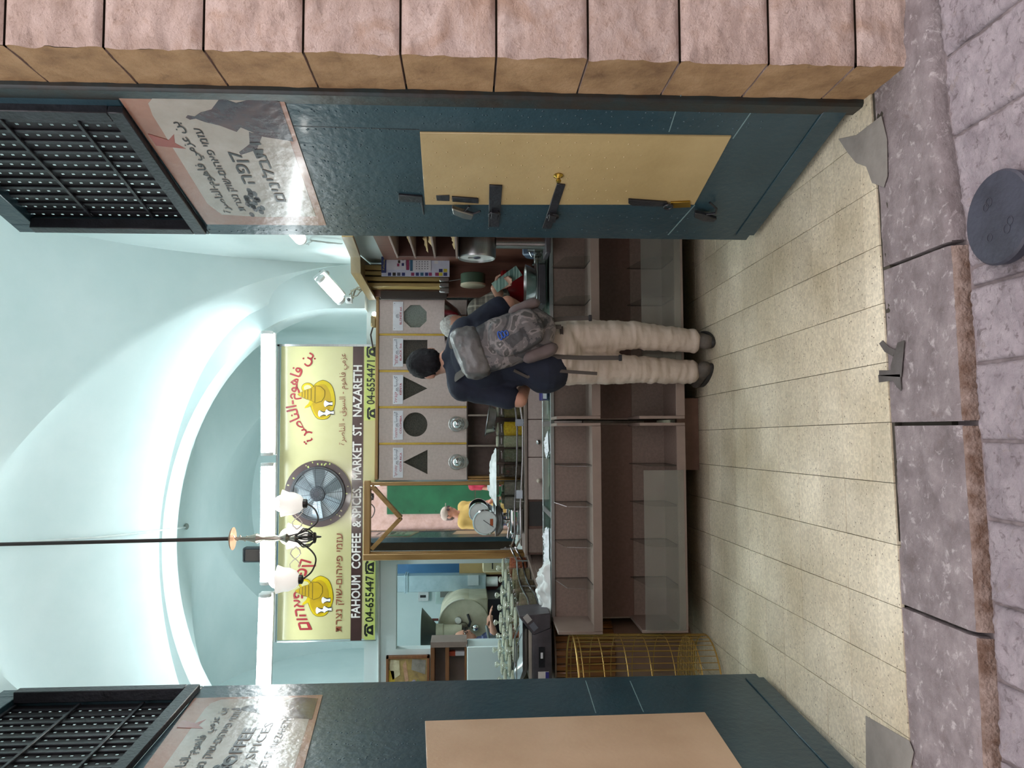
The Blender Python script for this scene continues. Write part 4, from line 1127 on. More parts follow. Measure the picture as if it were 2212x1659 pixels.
for k, (an, rr) in enumerate(((R(12), .20), (R(-168), .235), (R(95), .2))):
    d = Vector((math.cos(an), math.sin(an), 0)); z0 = cz_(640)
    dz = cz_(655)
    pts = [HC+Vector((0,0,cz_(600))), HC+d*.03+Vector((0,0,cz_(650))), HC+d*(rr*.45)+Vector((0,0,cz_(683))), HC+d*(rr*.8)+Vector((0,0,cz_(678))), HC+d*rr+Vector((0,0,cz_(658)))]
    # smooth the arm
    sm = []
    for i in range(len(pts)-1):
        p0 = pts[max(i-1,0)]; p1 = pts[i]; p2 = pts[i+1]; p3 = pts[min(i+2,len(pts)-1)]
        for s in range(6):
            t = s/6; sm.append(.5*((2*p1)+(p2-p0)*t+(2*p0-5*p1+4*p2-p3)*t*t+(-p0+3*p1-3*p2+p3)*t**3))
    sm.append(pts[-1])
    arm = MB().tube(sm, .005, 8).build('arm', IRON, chd)
    e = HC+d*rr
    MB().lathe([(.012,0),(.026,.006),(.028,.03),(.02,.034)], e+Vector((0,0,cz_(658)-.006)), 16).build('cup', IRON, arm)
    n = 30; prof = [(.024,0),(.05,.022),(.066,.06),(.068,.09),(.078,.125)]
    b = MB(); rs = []
    for (r, z) in prof:
        rs.append([e+Vector(((r+ (.006*math.cos(5*2*math.pi*j/n) if z > .1 else 0))*math.cos(2*math.pi*j/n), (r+(.006*math.cos(5*2*math.pi*j/n) if z > .1 else 0))*math.sin(2*math.pi*j/n), cz_(652)+z)) for j in range(n)])
    b.rings(rs, cap=False); sh = b.build('shade', SH, arm, smooth=60)
    MB().ball(e+Vector((0,0,cz_(652)+.125)), .05, 16, 10).build('bulb', BULB, arm, smooth=180)
    # leaf scrolls
    for s in (-1, 1):
        MB().tube([HC+d*(.05+.02*i)+Vector((0,0,cz_(640)+.03*math.sin(i*.9)*s)) for i in range(7)], [.004-.0004*i for i in range(7)], 6).build('scroll', BRZ, arm)
for k in range(10):
    a = k*math.pi/5; dd = Vector((math.cos(a), math.sin(a), 0))
    MB().tube([HC+dd*.015+Vector((0,0,cz_(640))), HC+dd*.055+Vector((0,0,cz_(655))), HC+dd*.05+Vector((0,0,cz_(668))), HC+dd*.018+Vector((0,0,cz_(680)))], .0035, 6).build('basket_wire', IRON, chd)
MB().lathe([(.001,0),(.03,.006),(.034,.014),(.02,.02)], HC+Vector((0,0,cz_(684))), 16).build('finial', IRON, chd)

# ------------------------------------------------------------------ cables on the vault
CABW = mat('white_conduit', '#c9d3d0', .5)
def on_vault(x, y):
    Y = 3.0
    while Y < 9.5:
        q = P(x, y, Y)
        zc = zvault(q.x, Y) if Y < 6.0 else vault(q.x, Y, BX, BHX, BY, BHY, 2.42, 1.62, 1.62, 1.62)
        if Y < 6.3 and Y >= 6.0: zc = arch_z(q.x)
        if q.z > zc - .012: return Vector((q.x, Y-.01, min(q.z, zc)-.012))
        Y += .02
    return P(x, y, 9)
pts = [on_vault(x, y) for x, y in ((-40,1180),(40,1171),(120,1166),(200,1161),(290,1152),(360,1143),(398,1139))]
o = MB().tube(pts, .008, 8).build('conduit', CABW); tag(o, 'white electrical conduit running along the vault crown beside the rod', 'conduit')
jb = on_vault(401, 1137)
o = MB().ball(jb, (.03,.03,.02), 12, 8).build('junction_box', mat('dirty_junction', '#8d958f', .6)); tag(o, 'small dirty junction box where the conduit meets the arch', 'junction box')
a = P(818, 1211, 6.19); b = P(818, 1495, 6.19)
o = MB().tube([a, b], .012, 8).build('wall_pipe', CABW); tag(o, 'white pipe running along the wall below the sign', 'pipe')

# ------------------------------------------------------------------ across the lane (seen in the mirror)
GREEN = mat('green_sheet_metal', '#1f6a45', .4, c2='#185538', scale=2, bump=.1, bscale=12)
of = MB().box((-7, -2.9, -.3), (7, -2.6, 3.6)).build('wall_opposite', JAMB_STONE); tag(of, 'stone house front across the lane, seen in the mirror', 'wall', kind='structure')
og = thing('door_3', 'green sheet metal shutter across the lane', 'door', (-.6, -2.58, -.06), kind='structure')
for k in range(5):
    x = -1.56 + k*.62
    MB().box((x, -2.6, -.05), (x+.612, -2.56, 1.25)).build('panel', GREEN, og, bevel=.004)
    MB().box((x, -2.6, 1.262), (x+.612, -2.56, 2.9)).build('panel', GREEN, og, bevel=.004)
    for j in range(9):
        MB().ball((x+.05, -2.556, .2+j*.3), .012, 8, 5).build('rivet', GREEN, og)
bl = MB().box((-3.6, -2.6, -.05), (-1.85, -2.55, 2.8)).build('door_4', mat('dark_blue_shutter', '#27304e', .4)); tag(bl, 'dark blue shutter across the lane', 'door', kind='structure')

# ------------------------------------------------------------------ helpers for small things
def lathe_thing(name, label, cat, prof, loc, m, n=24, group=None, smooth=40):
    o = MB().lathe(prof, (0,0,0), n); ob = bpy.data.objects.new(name, o.mesh(name, None, smooth)); COL.objects.link(ob)
    ob.data.materials.append(m); ob.location = loc; WM[ob.name] = Matrix.Translation(loc); tag(ob, label, cat, group); return ob
JARG = glass('jar_glass', (.90,.93,.90), .04, 1.5)
LIDG = glass('jar_lid_glass', (.86,.9,.82), .08, 1.8, haze=.38, hc=(.72,.71,.56))
def spice(c, c2, nm): return mat('spice_'+nm, c, .75, c2=c2, scale=70, bump=.5, bscale=150)
def make_jar(label, r, h, fillc, filln, fill=.8, square=False, knob=False, group=None, loc=(0,0,0), rz=0):
    t = thing('spice_jar', label, 'jar', loc, rz, group)
    def prof_ring(rr, z, n=24):
        out = []
        for j in range(n):
            a = 2*math.pi*j/n; c_, s_ = math.cos(a), math.sin(a)
            if square:
                k = 5; q = (abs(c_)**k+abs(s_)**k)**(-1/k)*.9
            else: q = 1
            out.append(Vector((rr*q*c_, rr*q*s_, z)))
        return out
    MB().rings([prof_ring(r*.94, 0), prof_ring(r, .008), prof_ring(r, h*.78), prof_ring(r*.93, h*.86), prof_ring(r*.78, h*.9), prof_ring(r*.78, h*.93)], cap=False).build('glass_body', JARG, t, world=False, smooth=50)
    MB().rings([prof_ring(r*.90, .004), prof_ring(r*.955, .012), prof_ring(r*.955, h*.8*fill), prof_ring(r*.5, h*.8*fill+.006)]).build('contents', fillc, t, world=False, smooth=50)
    lid = MB().rings([prof_ring(r*.82, h*.92), prof_ring(r*.88, h*.93), prof_ring(r*.88, h*.975), prof_ring(r*.6, h)]).build('lid', LIDG, t, world=False, smooth=40)
    MB().tube([p for p in prof_ring(r*.86, h*.925)], .0045, 6, closed=True).build('neck_ring', mat('jar_neck', '#b9c0b4', .25, .5), lid, world=False)
    if knob: MB().lathe([(.010,h),(.008,h+.012),(.020,h+.022),(.022,h+.034),(.012,h+.042),(.001,h+.043)], (0,0,0), 14).build('lid_knob', glass('knob_glass', (.85,.9,.85), .03, 2.0, haze=.25, hc=(.8,.8,.68)), lid, world=False)
    return t
# row of jars on the rear counter
JY = 5.78
rows = [(888, 16, 'olive brown spice', spice('#6d6238', '#54492a', 'olive'), 'under the steel pan'), (926, 17, 'bright yellow turmeric', spice('#d8b416', '#b98f10', 'turmeric'), 'beside the steel pan'),
        (953, 15, 'pale cream powder', spice('#a8a58a', '#8d8a70', 'cream'), 'beside the yellow one'), (984, 16, 'grey green herbs', spice('#6f6e5c', '#55543f', 'herb'), 'at the plastic sheet\'s edge'),
        (1016, 16, 'dark brown spice', spice('#4b3a30', '#33261f', 'dark'), 'under the plastic sheet\'s middle'), (1054, 17, 'grey ground spice', spice('#807a6e', '#69645a', 'grey'), 'behind the price tag on the rail'), (1085, 15, 'dull grey powder', spice('#8a857a', '#74706a', 'dull'), 'next to the chrome dial scale')]
for (y, hwid, what, m, where) in rows:
    q = P(1130, y, JY); s = JY/F_PX
    make_jar('glass jar of %s %s' % (what, where), hwid*s*1.02, 58*s, m, what, .86, True, False, 'jars on the rear counter', (q.x, JY, RZ))
# chrome guard rail in front of them
def rail(label, pts_lists, posts):
    t = thing('guard_rail', label, 'rail', pts_lists[0][0])
    for pts in pts_lists: MB().tube(pts, .0075, 8).build('bar', CHROME, t)
    for a, b in posts: MB().tube([a, b], .006, 6).build('post', BSTEEL, t)
    return t
RRY = 5.64
up = [P(1113, 880, RRY), P(1117, 915, RRY-.0), P(1117, 985, RRY), P(1113, 1075, RRY), P(1112, 1090, RRY), P(1112, 1160, RRY), P(1104, 1181, RRY+.12)]
lo = [P(1124, 880, RRY), P(1129, 915, RRY), P(1129, 985, RRY), P(1125, 1075, RRY), P(1124, 1090, RRY), P(1125, 1160, RRY), P(1115, 1181, RRY+.12)]
r1 = rail('double chrome rail in front of the jars on the rear counter', [up, lo], [(P(1110, 1083, RRY), P(1132, 1083, RRY)), (P(1114, 913, RRY), P(1132, 913, RRY))])
MB().cbox(P(1122, 1068, RRY-.008), (.06,.002,.045)).build('price_tag', mat('price_tag', '#c6cbd6', .5), r1)
MB().cbox(P(1122, 913, RRY-.008), (.05,.002,.06)).build('price_tag', mat('price_tag_grey', '#a6a9b4', .5), r1)
n_ = 6
upl = []; lol = []
for k in range(n_):
    t = k/(n_-1); Y = 5.93 + (4.97-5.93)*t
    upl.append(P(1104+41*t + (4*math.sin(t*9)), 1184+137*t, Y)); lol.append(P(1115+48*t+(4*math.sin(t*9)), 1186+125*t, Y+.02))
rail('double chrome rail along the jars on the side counter', [upl, lol], [(upl[k], Vector((upl[k].x, upl[k].y, lat(upl[k].y)))) for k in (1, 3, 5)])

# crowded jars on the side counter
cols = [('orange red paprika', spice('#b8603a', '#8e4426', 'paprika')), ('pale cardamom', spice('#a8a07c', '#8a8360', 'cardamom')), ('brown seeds', spice('#6f5f44', '#554730', 'seeds')), ('grey brown powder', spice('#8a7c66', '#6f6350', 'powder')), ('sand coloured grain', spice('#a39272', '#8a7a5c', 'grain'))]
spots = []
for r_ in range(4):
    for k in range(5):
        Y = 5.83 - k*.185 - .02*r_
        fx_ = fx_near + (fx_far-fx_near)*(Y-4.97)/(5.93-4.97)
        spots.append((fx_-.105-.19*r_, Y, r_, k))
rown = ['row at the rail', 'second row from rail', 'third row from rail', 'row farthest from rail']
seqn = ['next to the mirror', 'second from the mirror', 'third from the mirror', 'fourth from the mirror', 'nearest the digital scale']
for (x, Y, r_, k) in spots:
    if x < -1.9: continue
    what, m = cols[(k + r_*2) % 5 if r_ else (0, 4, 2, 3, 3)[k]]
    make_jar('glass stoppered jar of %s, %s, %s' % (what, rown[r_], seqn[k]), .082, .185+.012*r_, m, what, .82, False, True, 'stoppered jars on the side counter', (x, Y, lat(Y)))

# steel pan lying on the jars, white plastic sheet, chrome dial scale
q = P(1072, 916, JY)
t = thing('steel_pan', 'shallow steel pan lying tilted on top of the jars', 'pan', (q.x+.02, JY, RZ+.205))
MB().lathe([(.075,0),(.085,.004),(.115,.06),(.128,.066),(.126,.062),(.108,.055),(.08,.008),(.001,.007)], (0,0,0), 28, Matrix.Rotation(R(9), 4, 'Y')).build('bowl', BSTEEL, t, world=False)
rnd = random.Random(4)
for k in range(7):
    MB().cbox((rnd.uniform(-.06,.06), rnd.uniform(-.05,.03), .012), (.08,.01,.006), rz=rnd.uniform(0,3)).build('utensil', BLACK if k % 2 else BSTEEL, t, world=False)
def crumple(name, label, cat, c, sx, sy, h, m, seed, rz=0, n=26, group=None):
    from mathutils import noise
    b = MB(); off = Vector((seed*7.3, seed*3.1, 0))
    def fn(u, v):
        x = (u-.5)*sx; y = (v-.5)*sy; e = min(u, 1-u, v, 1-v)*2
        z = h*(1-(1-min(1, e*1.3))**2)*(.75+.5*noise.fractal(Vector((u*4, v*4, 0))+off, 1, 2, 3)) + .012*noise.fractal(Vector((u*12, v*12, 3))+off, 1, 2, 3)*(e > 0)
        w = .02*noise.noise(Vector((u*3, v*3, 9))+off)
        return (x+w, y+w, max(.002, z))
    b.grid(fn, n, n)
    i = len(b.v)
    mt = Matrix.Translation(c) @ Matrix.Rotation(rz, 4, 'Z')
    b.v = [mt @ v for v in b.v]
    o = b.build(name, m, smooth=60); tag(o, label, cat, group); return o
PLAST = mat('white_plastic_film', '#e2e6e4', .28, c2='#cfd5d3', scale=12, bump=.3, bscale=25)
q = P(1075, 1030, JY)
crumple('plastic_sheet', 'crumpled white plastic sheet lying over the jar lids', 'plastic sheet', (q.x, JY-.02, RZ+.203), .42, .2, .055, PLAST, 3, .05)
q = P(1180, 1288, 4.93)
crumple('plastic_bag', 'stuffed white plastic bag lying on the worktop corner', 'plastic bag', (q.x+.05, 4.895, CZ+.004), .37, .165, .085, PLAST, 8, .04)
for k, (y, w, lab) in enumerate(((1205, .16, 'crumpled white paper beside the plastic bag'), (1165, .14, 'crumpled white paper farther from the plastic bag'), (962, .13, 'folded white napkin on the worktop in front of the drawers'))):
    q = P(1180, y, 4.95)
    crumple('paper', lab, 'paper', (q.x, 4.97, CZ+.004), w, .16, .03 if k < 2 else .02, WHITE_PAPER, 20+k, .2*k, group='papers on the worktop')
q = P(1175, 846, 5.0)
t = thing('ring_binder', 'dark blue folder lying by the customer\'s elbow', 'folder', (q.x, 5.02, CZ+.004))
MB().cbox((0,0,.02), (.11,.2,.036)).build('cover', mat('navy_cover', '#23236a', .35), t, world=False, bevel=.003); MB().cbox((.003,-.004,.02), (.106,.194,.024)).build('pages', WHITE_PAPER, t, world=False)

q = P(1128, 1125, JY); s = JY/F_PX
t = thing('dial_scale', 'chrome kitchen scale with two round dials in front of the mirror', 'scale', (q.x, JY, RZ))
WD = mat('dial_white', '#dfe3e0', .3)
MB().cbox((0,.0,.055), (.19,.16,.10)).build('base', CHROME, t, world=False, bevel=.02, seg=3)
MB().lathe([(.018,.10),(.014,.125),(.022,.15)], (0,0,0), 16).build('column', CHROME, t, world=False)
MB().lathe([(.03,.148),(.075,.152),(.118,.185),(.125,.21),(.119,.21),(.1,.19),(.001,.165)], (.01,0,0), 28).build('pan', BSTEEL, t, world=False)
for (dx, dy, dz, r, nm) in ((.0,-.05,.285,.092,'dial'), (.06,.05,.33,.075,'dial')):
    mt2 = Matrix.Rotation(R(90), 4, 'X')
    d = MB().lathe([(r,-.02),(r*1.03,.0),(r*1.03,.022),(r*.93,.028),(r*.9,.018),(.001,.018)], (dx,dy,dz), 32, mt2).build(nm, CHROME, t, world=False)
    MB().lathe([(r*.9,.0185),(r*.9,.0195),(.001,.02)], (dx,dy,dz), 32, mt2).build('dial_face', WD, d, world=False)
    MB().cbox((dx-.01,dy-.022,dz-r*.25), (.004,.002,r*1.0), ry=.6).build('needle', BLACK, d, world=False)
    if r > .09: MB().cbox((dx+.0,dy-.0215,dz-r*.5), (.05,.002,.022)).build('emblem', mat('amber_emblem', '#b3562a', .4), d, world=False)
MB().tube([(0,-.03,.19),(0,-.05,.22)], .02, 10).build('neck', CHROME, t, world=False)

# ------------------------------------------------------------------ digital scale on a slatted round cabinet, wire basket
CHC = mat('charcoal_plastic', '#4b474c', .45, c2='#403c41', scale=20)
sc = P(1185, 1404, 4.72)
t = thing('digital_scale', 'charcoal digital shop scale with steel platter beside the open door', 'scale', (sc.x, 4.83, .871))
MB().cbox((-.02,0,.082), (.36,.30,.12)).build('body', CHC, t, world=False, bevel=.012, seg=2)
hd = MB(); hd.hexa([(.14,-.16,.03),(.23,-.16,.03),(.23,.12,.03),(.14,.12,.03),(.10,-.16,.135),(.215,-.165,.225),(.215,.12,.225),(.10,.12,.135)])
ob = hd.build('display_head', CHC, t, world=False, bevel=.006)
e1 = Vector((.115,0,.09)).normalized()
for (k, m) in ((.28, mat('display_glass', '#6b6f78', .15)), (.70, mat('display_keys', '#a9a6a2', .4))):
    o_ = Vector((.10,-.1625,.135)).lerp(Vector((.215,-.165,.225)), k) + Vector((.021,0,-.027))
    MB().cbox(o_, (.046,.004,.036), ry=-.66).build('screen', m, ob, world=False)
MB().cbox((-.03,-.152,.085), (.12,.004,.036)).build('indicator', BLACK, t, world=False); MB().cbox((-.02,-.1545,.085), (.035,.002,.014)).build('readout', WHITE_PAPER, t, world=False)
MB().cbox((-.145,-.152,.075), (.06,.003,.065)).build('sticker', mat('sticker', '#d7d3d0', .4), t, world=False); MB().cbox((-.145,-.1545,.053), (.056,.002,.02)).build('sticker_band', mat('sticker_blue', '#3b3a86', .4), t, world=False)
MB().cbox((-.02,0,.15), (.30,.24,.022)).build('support', mat('bone_plastic', '#b9b4a6', .45), t, world=False, bevel=.004)
pl = MB()
def plat(u, v):
    x = (u-.5)*.40; y = (v-.5)*.30; e = max(abs(u-.5), abs(v-.5))*2
    return (x-.01, y, .165 + .035*max(0, e-.72)/.28 + (.035*max(0, .25-u)/.25))
pl.grid(plat, 24, 20); pl.build('platter', BSTEEL, t, world=False)
for k in range(2): MB().tube([(-.19+.0*k, -.13+.25*k, .19),(-.21,-.13+.25*k,.235),(.02,-.1+.2*k,.232),(.1,-.1+.2*k,.2)], .004, 6).build('rim_wire', CHROME, t, world=False)
# slatted cabinet
t = thing('slatted_cabinet', 'rounded cabinet of reddish brown upright slats under the digital scale', 'cabinet', (-1.43, 5.0, 0))
SL = wood('slat_wood', '#8a5a2c', '#6b421c', .4, 2.5, 2, .2)
for k in range(22):
    a = R(-200 + 220*k/21); r = .235
    m = Matrix.Translation((r*math.cos(a), r*math.sin(a), .68)) @ Matrix.Rotation(a, 4, 'Z')
    MB().box((-.008,-.018,-.19), (.008,.018,.19), m).build('slat', SL, t, world=False, bevel=.006)
MB().lathe([(.248,.858),(.252,.868),(.001,.869)], (0,0,0), 40).build('top', EDGE, t, world=False)
MB().lathe([(.222,.0),(.222,.86)], (0,0,0), 30).build('core', mat('cabinet_core', '#8d7362', .55), t, world=False)
# gold wire basket
GOLD = mat('gold_wire', '#bd9a55', .35, .7)
t = thing('wire_basket', 'tall round gold wire basket standing on the floor beside the counter', 'basket', (-1.46, 4.45, 0))
RB = .285
def hoop(r, z, w, nm='hoop'): MB().tube([(r*math.cos(2*math.pi*k/48), r*math.sin(2*math.pi*k/48), z) for k in range(48)], w, 6, closed=True).build(nm, GOLD, t, world=False)
for z, r, w in ((.80,RB,.006),(.775,RB,.003),(.66,RB*.99,.003),(.53,RB*.98,.003),(.40,RB*.97,.003),(.27,RB*.96,.003),(.12,RB*.93,.004),(.02,RB*.95,.005)): hoop(r, z, w)
for k in range(44):
    a = 2*math.pi*k/44
    MB().tube([(RB*math.cos(a), RB*math.sin(a), .80), (RB*.95*math.cos(a), RB*.95*math.sin(a), .02)], .0022, 5).build('upright_wire', GOLD, t, world=False)
for k in range(18):
    x = -.29+.034*k; w = math.sqrt(max(0, (RB*.93)**2-x*x))
    MB().tube([(x,-w,.12),(x,w,.12)], .0022, 5).build('bottom_wire', GOLD, t, world=False)
    MB().tube([(-w,x,.125),(w,x,.125)], .0022, 5).build('bottom_wire', GOLD, t, world=False)

# ------------------------------------------------------------------ wall to the left of the opening: picture, shelf, low wall
SHELF = mat('taupe_shelf', '#8f7d74', .5)
WOODR = wood('red_brown_wood', '#8a5c38', '#6d4426', .45, 2.5, 0)
t = thing('wall_shelf', 'small two-tier taupe shelf with wooden edges on the low wall', 'shelf', P(1008, 1440, 6.0))
a = P(930, 1520, 6.0); b = P(1008, 1390, 6.0)
MB().box((a.x,5.98,b.z), (b.x,6.0+.18,b.z+.015)).build('board', WOODR, t); MB().box((a.x,5.98,a.z-.03), (b.x,6.18,a.z)).build('board', WOODR, t)
zm = P(966, 1440, 6.0).z; MB().box((a.x,5.985,zm-.014), (b.x,6.18,zm+.014)).build('board', WOODR, t)
MB().box((b.x-.02,5.975,b.z), (b.x+.02,6.18,a.z)).build('side', SHELF, t); MB().box((a.x,6.165,b.z), (b.x,6.18,a.z)).build('back', SHELF, t)
q = P(1003, 1411, 6.05)
o = thing('spice_packet', 'small red and white packet standing on the wall shelf', 'packet', (q.x, 6.06, b.z+.015))
MB().cbox((0,0,.06), (.035,.035,.12)).build('carton', CARD, o, world=False, bevel=.003); MB().cbox((0,0,.095), (.037,.037,.05)).build('red_top', mat('packet_red', '#b5482f', .4), o, world=False, bevel=.003)
lw = MB().box((-2.6, 5.97, 0), (P(1050, 1394, 6.0).x, 6.2, b.z-.003)).build('wall_low', PLASTER, bevel=.006); tag(lw, 'low mint wall under the small shelf', 'wall', kind='structure')
# framed market picture
t = thing('framed_picture', 'wooden framed market picture with a figure in a striped shirt', 'picture', P(928, 1455, 6.19))
a = P(834, 1520, 6.19); b = P(928, 1414, 6.19)
def prect(nm, u0, u1, v0, v1, y0, y1, m, par=None):
    X = lambda u: b.x + (a.x-b.x)*u; Z = lambda v: b.z + (a.z-b.z)*v
    return MB().box((min(X(u0),X(u1)),y0,min(Z(v0),Z(v1))), (max(X(u0),X(u1)),y1,max(Z(v0),Z(v1)))).build(nm, m, par or t, bevel=.002)
for (u0,u1,v0,v1) in ((0,1,0,.06),(0,1,.94,1),(0,.06,0,1),(.94,1,0,1)): prect('frame', u0,u1,v0,v1, 6.165, 6.2, WOODR)
cv = prect('canvas', .05,.95,.05,.95, 6.18, 6.195, mat('picture_ground', '#b59a5c', .5, c2='#7d6a48', scale=14))
def ppoly(nm, pts, m):
    X = lambda u: b.x + (a.x-b.x)*u; Z = lambda v: b.z + (a.z-b.z)*v
    MB().rings([[(X(u),6.178,Z(v)) for u, v in pts], [(X(u),6.18,Z(v)) for u, v in pts]]).build(nm, m, cv)
pc = {k: mat('picture_'+k, c, .5, c2=c2, scale=20) for k, c, c2 in (('skin','#c9a183','#a47c60'),('stripe','#b9b4c8','#5d5878'),('green','#8b9068','#5f6848'),('yellow','#d3b43a','#a88c2a'),('grey','#9b968c','#76736c'),('cream','#d8cfae','#b3a780'))}
ppoly('painted_shirt', [(.5,.35),(.62,.55),(.9,.62),(.95,.3),(.6,.25)], pc['stripe']); ppoly('painted_arm', [(.1,.55),(.2,.62),(.55,.56),(.52,.48)], pc['skin'])
ppoly('painted_head', [(.72,.72),(.9,.74),(.93,.62),(.8,.58),(.7,.62)], pc['skin']); ppoly('painted_trousers', [(.5,.28),(.6,.35),(.95,.3),(.95,.06),(.6,.06)], pc['green'])
ppoly('painted_sacks', [(.08,.9),(.25,.92),(.5,.85),(.4,.68),(.1,.7)], pc['cream']); ppoly('painted_stall', [(.3,.95),(.6,.95),(.55,.8),(.32,.82)], pc['yellow']); ppoly('painted_goods', [(.08,.4),(.3,.42),(.4,.1),(.1,.08)], pc['grey'])
# black bin with a grey ribbed block behind the scale
q = P(1150, 1465, 5.2)
t = thing('ribbed_box', 'black and grey ribbed box behind the digital scale', 'box', (q.x-.05, 5.3, .905))
MB().cbox((0,0,.10), (.22,.12,.2)).build('body', BLACK, t, world=False, bevel=.008)
for k in range(6): MB().cbox((0,-.064,.03+.024*k), (.18,.01,.014)).build('rib', BSTEEL, t, world=False, bevel=.002)

# ------------------------------------------------------------------ roasting room
ROAST = mat('roaster_cream', '#b9b6a0', .4, c2='#9c9880', scale=5, bump=.05)
GAL = mat('galvanised_sheet', '#a7bcc4', .35, .5, c2='#8ea4ad', scale=6)
RO = 7.5
def rp(x, y): return P(x, y, RO)
c = rp(1003, 1348); rr = 54*RO/F_PX
t = thing('coffee_roaster', 'big cream coffee roaster with funnel hopper in the back room', 'roaster', (c.x, RO+.3, 0))
mtx = Matrix.Rotation(R(90), 4, 'X')
MB().lathe([(rr,-.6),(rr,.0),(rr*.97,.02),(.001,.021)], c+Vector((0,0,0)), 44, mtx).build('drum', ROAST, t)
bz = rp(1054, 1340).z
MB().box((c.x-rr*.98, RO-.005, bz), (c.x+rr*.98, RO+.55, c.z)).build('body', ROAST, t, bevel=.01)
MB().tube([c+Vector((rr*.99*math.cos(v),-.024,rr*.99*math.sin(v))) for v in [math.pi*k/24 for k in range(25)]], .008, 6).build('rim', mat('roaster_rim', '#c8c8b8', .35), t)
MB().box((c.x-rr*.9, RO+.05, 0), (c.x+rr*.9, RO+.5, bz)).build('plinth', BLACK, t)
fz0, fz1 = rp(943, 1357).z, rp(914, 1357).z; fx = rp(930, 1358).x
MB().lathe([(.06,fz0-.02),(.075,fz0),(.215,fz1),(.222,fz1+.004),(.21,fz1),(.06,fz0)], (fx, RO-.12, 0), 32).build('funnel', mat('funnel_sheet', '#5b655f', .4, .6), t)
MB().lathe([(.062,rp(998,1355).z),(.066,rp(960,1355).z),(.075,rp(958,1355).z),(.075,fz0)], (fx, RO-.12, 0), 24).build('neck', ROAST, t)
q = rp(990, 1338); g = MB().lathe([(.032,-.01),(.034,.02),(.028,.024),(.001,.024)], q+Vector((0,-.03,0)), 20, mtx).build('gauge', BSTEEL, t)
MB().lathe([(.028,.0245),(.001,.026)], q+Vector((0,-.03,0)), 20, mtx).build('gauge_face', WD, g)
q = rp(1027, 1353); MB().ball(q+Vector((0,-.05,0)), .036, 16, 10).build('chrome_ball', CHROME, t)
q = rp(1001, 1352); MB().lathe([(.045,-.02),(.045,.05),(.03,.06),(.001,.06)], q+Vector((0,-.02,0)), 20, mtx).build('hub', mat('hub_iron', '#6e6a5c', .4, .5), t)
MB().tube([rp(1010,1325)+Vector((0,-.03,0)), rp(1016,1340)+Vector((0,-.05,0)), rp(1012,1352)+Vector((0,-.04,0))], .012, 8).build('handle', BLACK, t)
q = rp(948, 1333); MB().tube([q+Vector((0,-.1,0)), q+Vector((.0,-.1,.06))], .012, 8).build('lever', mat('lever_red', '#6e2f2a', .4), t)
# cooling tray of the roaster
q = P(1080, 1332, 6.74)
o = thing('cooling_tray', 'grey round cooling tray in front of the roaster', 'tray', (q.x, 6.74, .0))
MB().lathe([(.25,0),(.25,.94),(.34,.97),(.35,1.09),(.335,1.09),(.32,1.0),(.001,.99)], (0,0,0), 36).build('drum', mat('tray_grey', '#7b8583', .45, .4), o, world=False)
hr = P(1056, 1376, 6.74) - Vector((q.x, 6.74, 0))
MB().tube([hr+Vector((.09*math.cos(v), .05*math.sin(v), .02*math.cos(v))) for v in [2*math.pi*k/20 for k in range(20)]], .012, 8, closed=True).build('hand_wheel', mat('wheel_grey', '#8d9290', .35, .6), o, world=False)
MB().tube([hr, (hr.x, hr.y+.05, .99)], .012, 8).build('wheel_stem', BSTEEL, o, world=False)
# duct, meter box, grey cabinet, blue and tan boards
def duct(): 
    q0 = P(855, 1260, 8.0); q1 = P(1050, 1260, 8.0); w = 17*8.0/F_PX
    t = thing('duct', 'square galvanised duct coming down beside the roaster', 'duct', (q0.x, 8.0, q1.z))
    MB().box((q0.x-w, 7.95, q1.z), (q0.x+w, 8.1, 2.45)).build('shaft', GAL, t, bevel=.006)
    for x in (876, 880): z = P(x, 1260, 8.0).z; MB().box((q0.x-w-.012, 7.94, z-.006), (q0.x+w+.012, 8.11, z+.006)).build('joint_band', GAL, t)
    z = P(1023, 1250, 8.0).z; MB().box((q0.x-.02, 7.935, z-.05), (q0.x+w, 7.95, z+.06)).build('flap', mat('flap_sheet', '#b9c8cc', .4, .3), t)
    MB().cyl((q0.x, 8.02, q1.z), (q0.x, 8.02, q1.z-.12), .05, n=16).build('outlet', HOUS, t)
duct()
q = P(915, 1287, 9.6); t = thing('meter_box', 'small pale electric meter box on the far wall', 'meter box', (q.x, 9.61, q.z-.07))
MB().cbox((0,0,.07), (.12,.08,.13)).build('case', HOUS, t, world=False, bevel=.006); MB().cbox((0,-.042,.075), (.03,.006,.07)).build('window', BLACK, t, world=False)
a = P(945, 1297, 8.4); b = P(1034, 1266, 8.4); t = thing('metal_cabinet', 'pale cabinet with two dusty glass doors behind the duct', 'cabinet', (a.x/2+b.x/2, 8.4, 0))
MB().box((a.x-.04,8.4,0), (b.x+.06,8.75,a.z+.02)).build('body', mat('pale_enamel', '#b9cfca', .45), t, bevel=.006)
MB().box((a.x+.035,8.385,b.z), (b.x-.005,8.4,(a.z+b.z)/2-.006)).build('glass_door', mat('dusty_pane', '#7f827c', .2), t); MB().box((a.x+.035,8.385,(a.z+b.z)/2+.006), (b.x-.005,8.4,a.z-.03)).build('glass_door', MATS['dusty_pane'], t)
a = P(850, 1250, 8.7); b = P(992, 1195, 8.7)
o = MB().box((a.x,8.75,b.z), (b.x+.3,8.8,2.6)).build('blue_board', mat('blue_board_paint', '#2f5f86', .5, c2='#29557a', scale=4)); tag(o, 'blue painted board hanging in the roasting room', 'board')
a = P(992, 1244, 8.0); b = P(1050, 1195, 8.0)
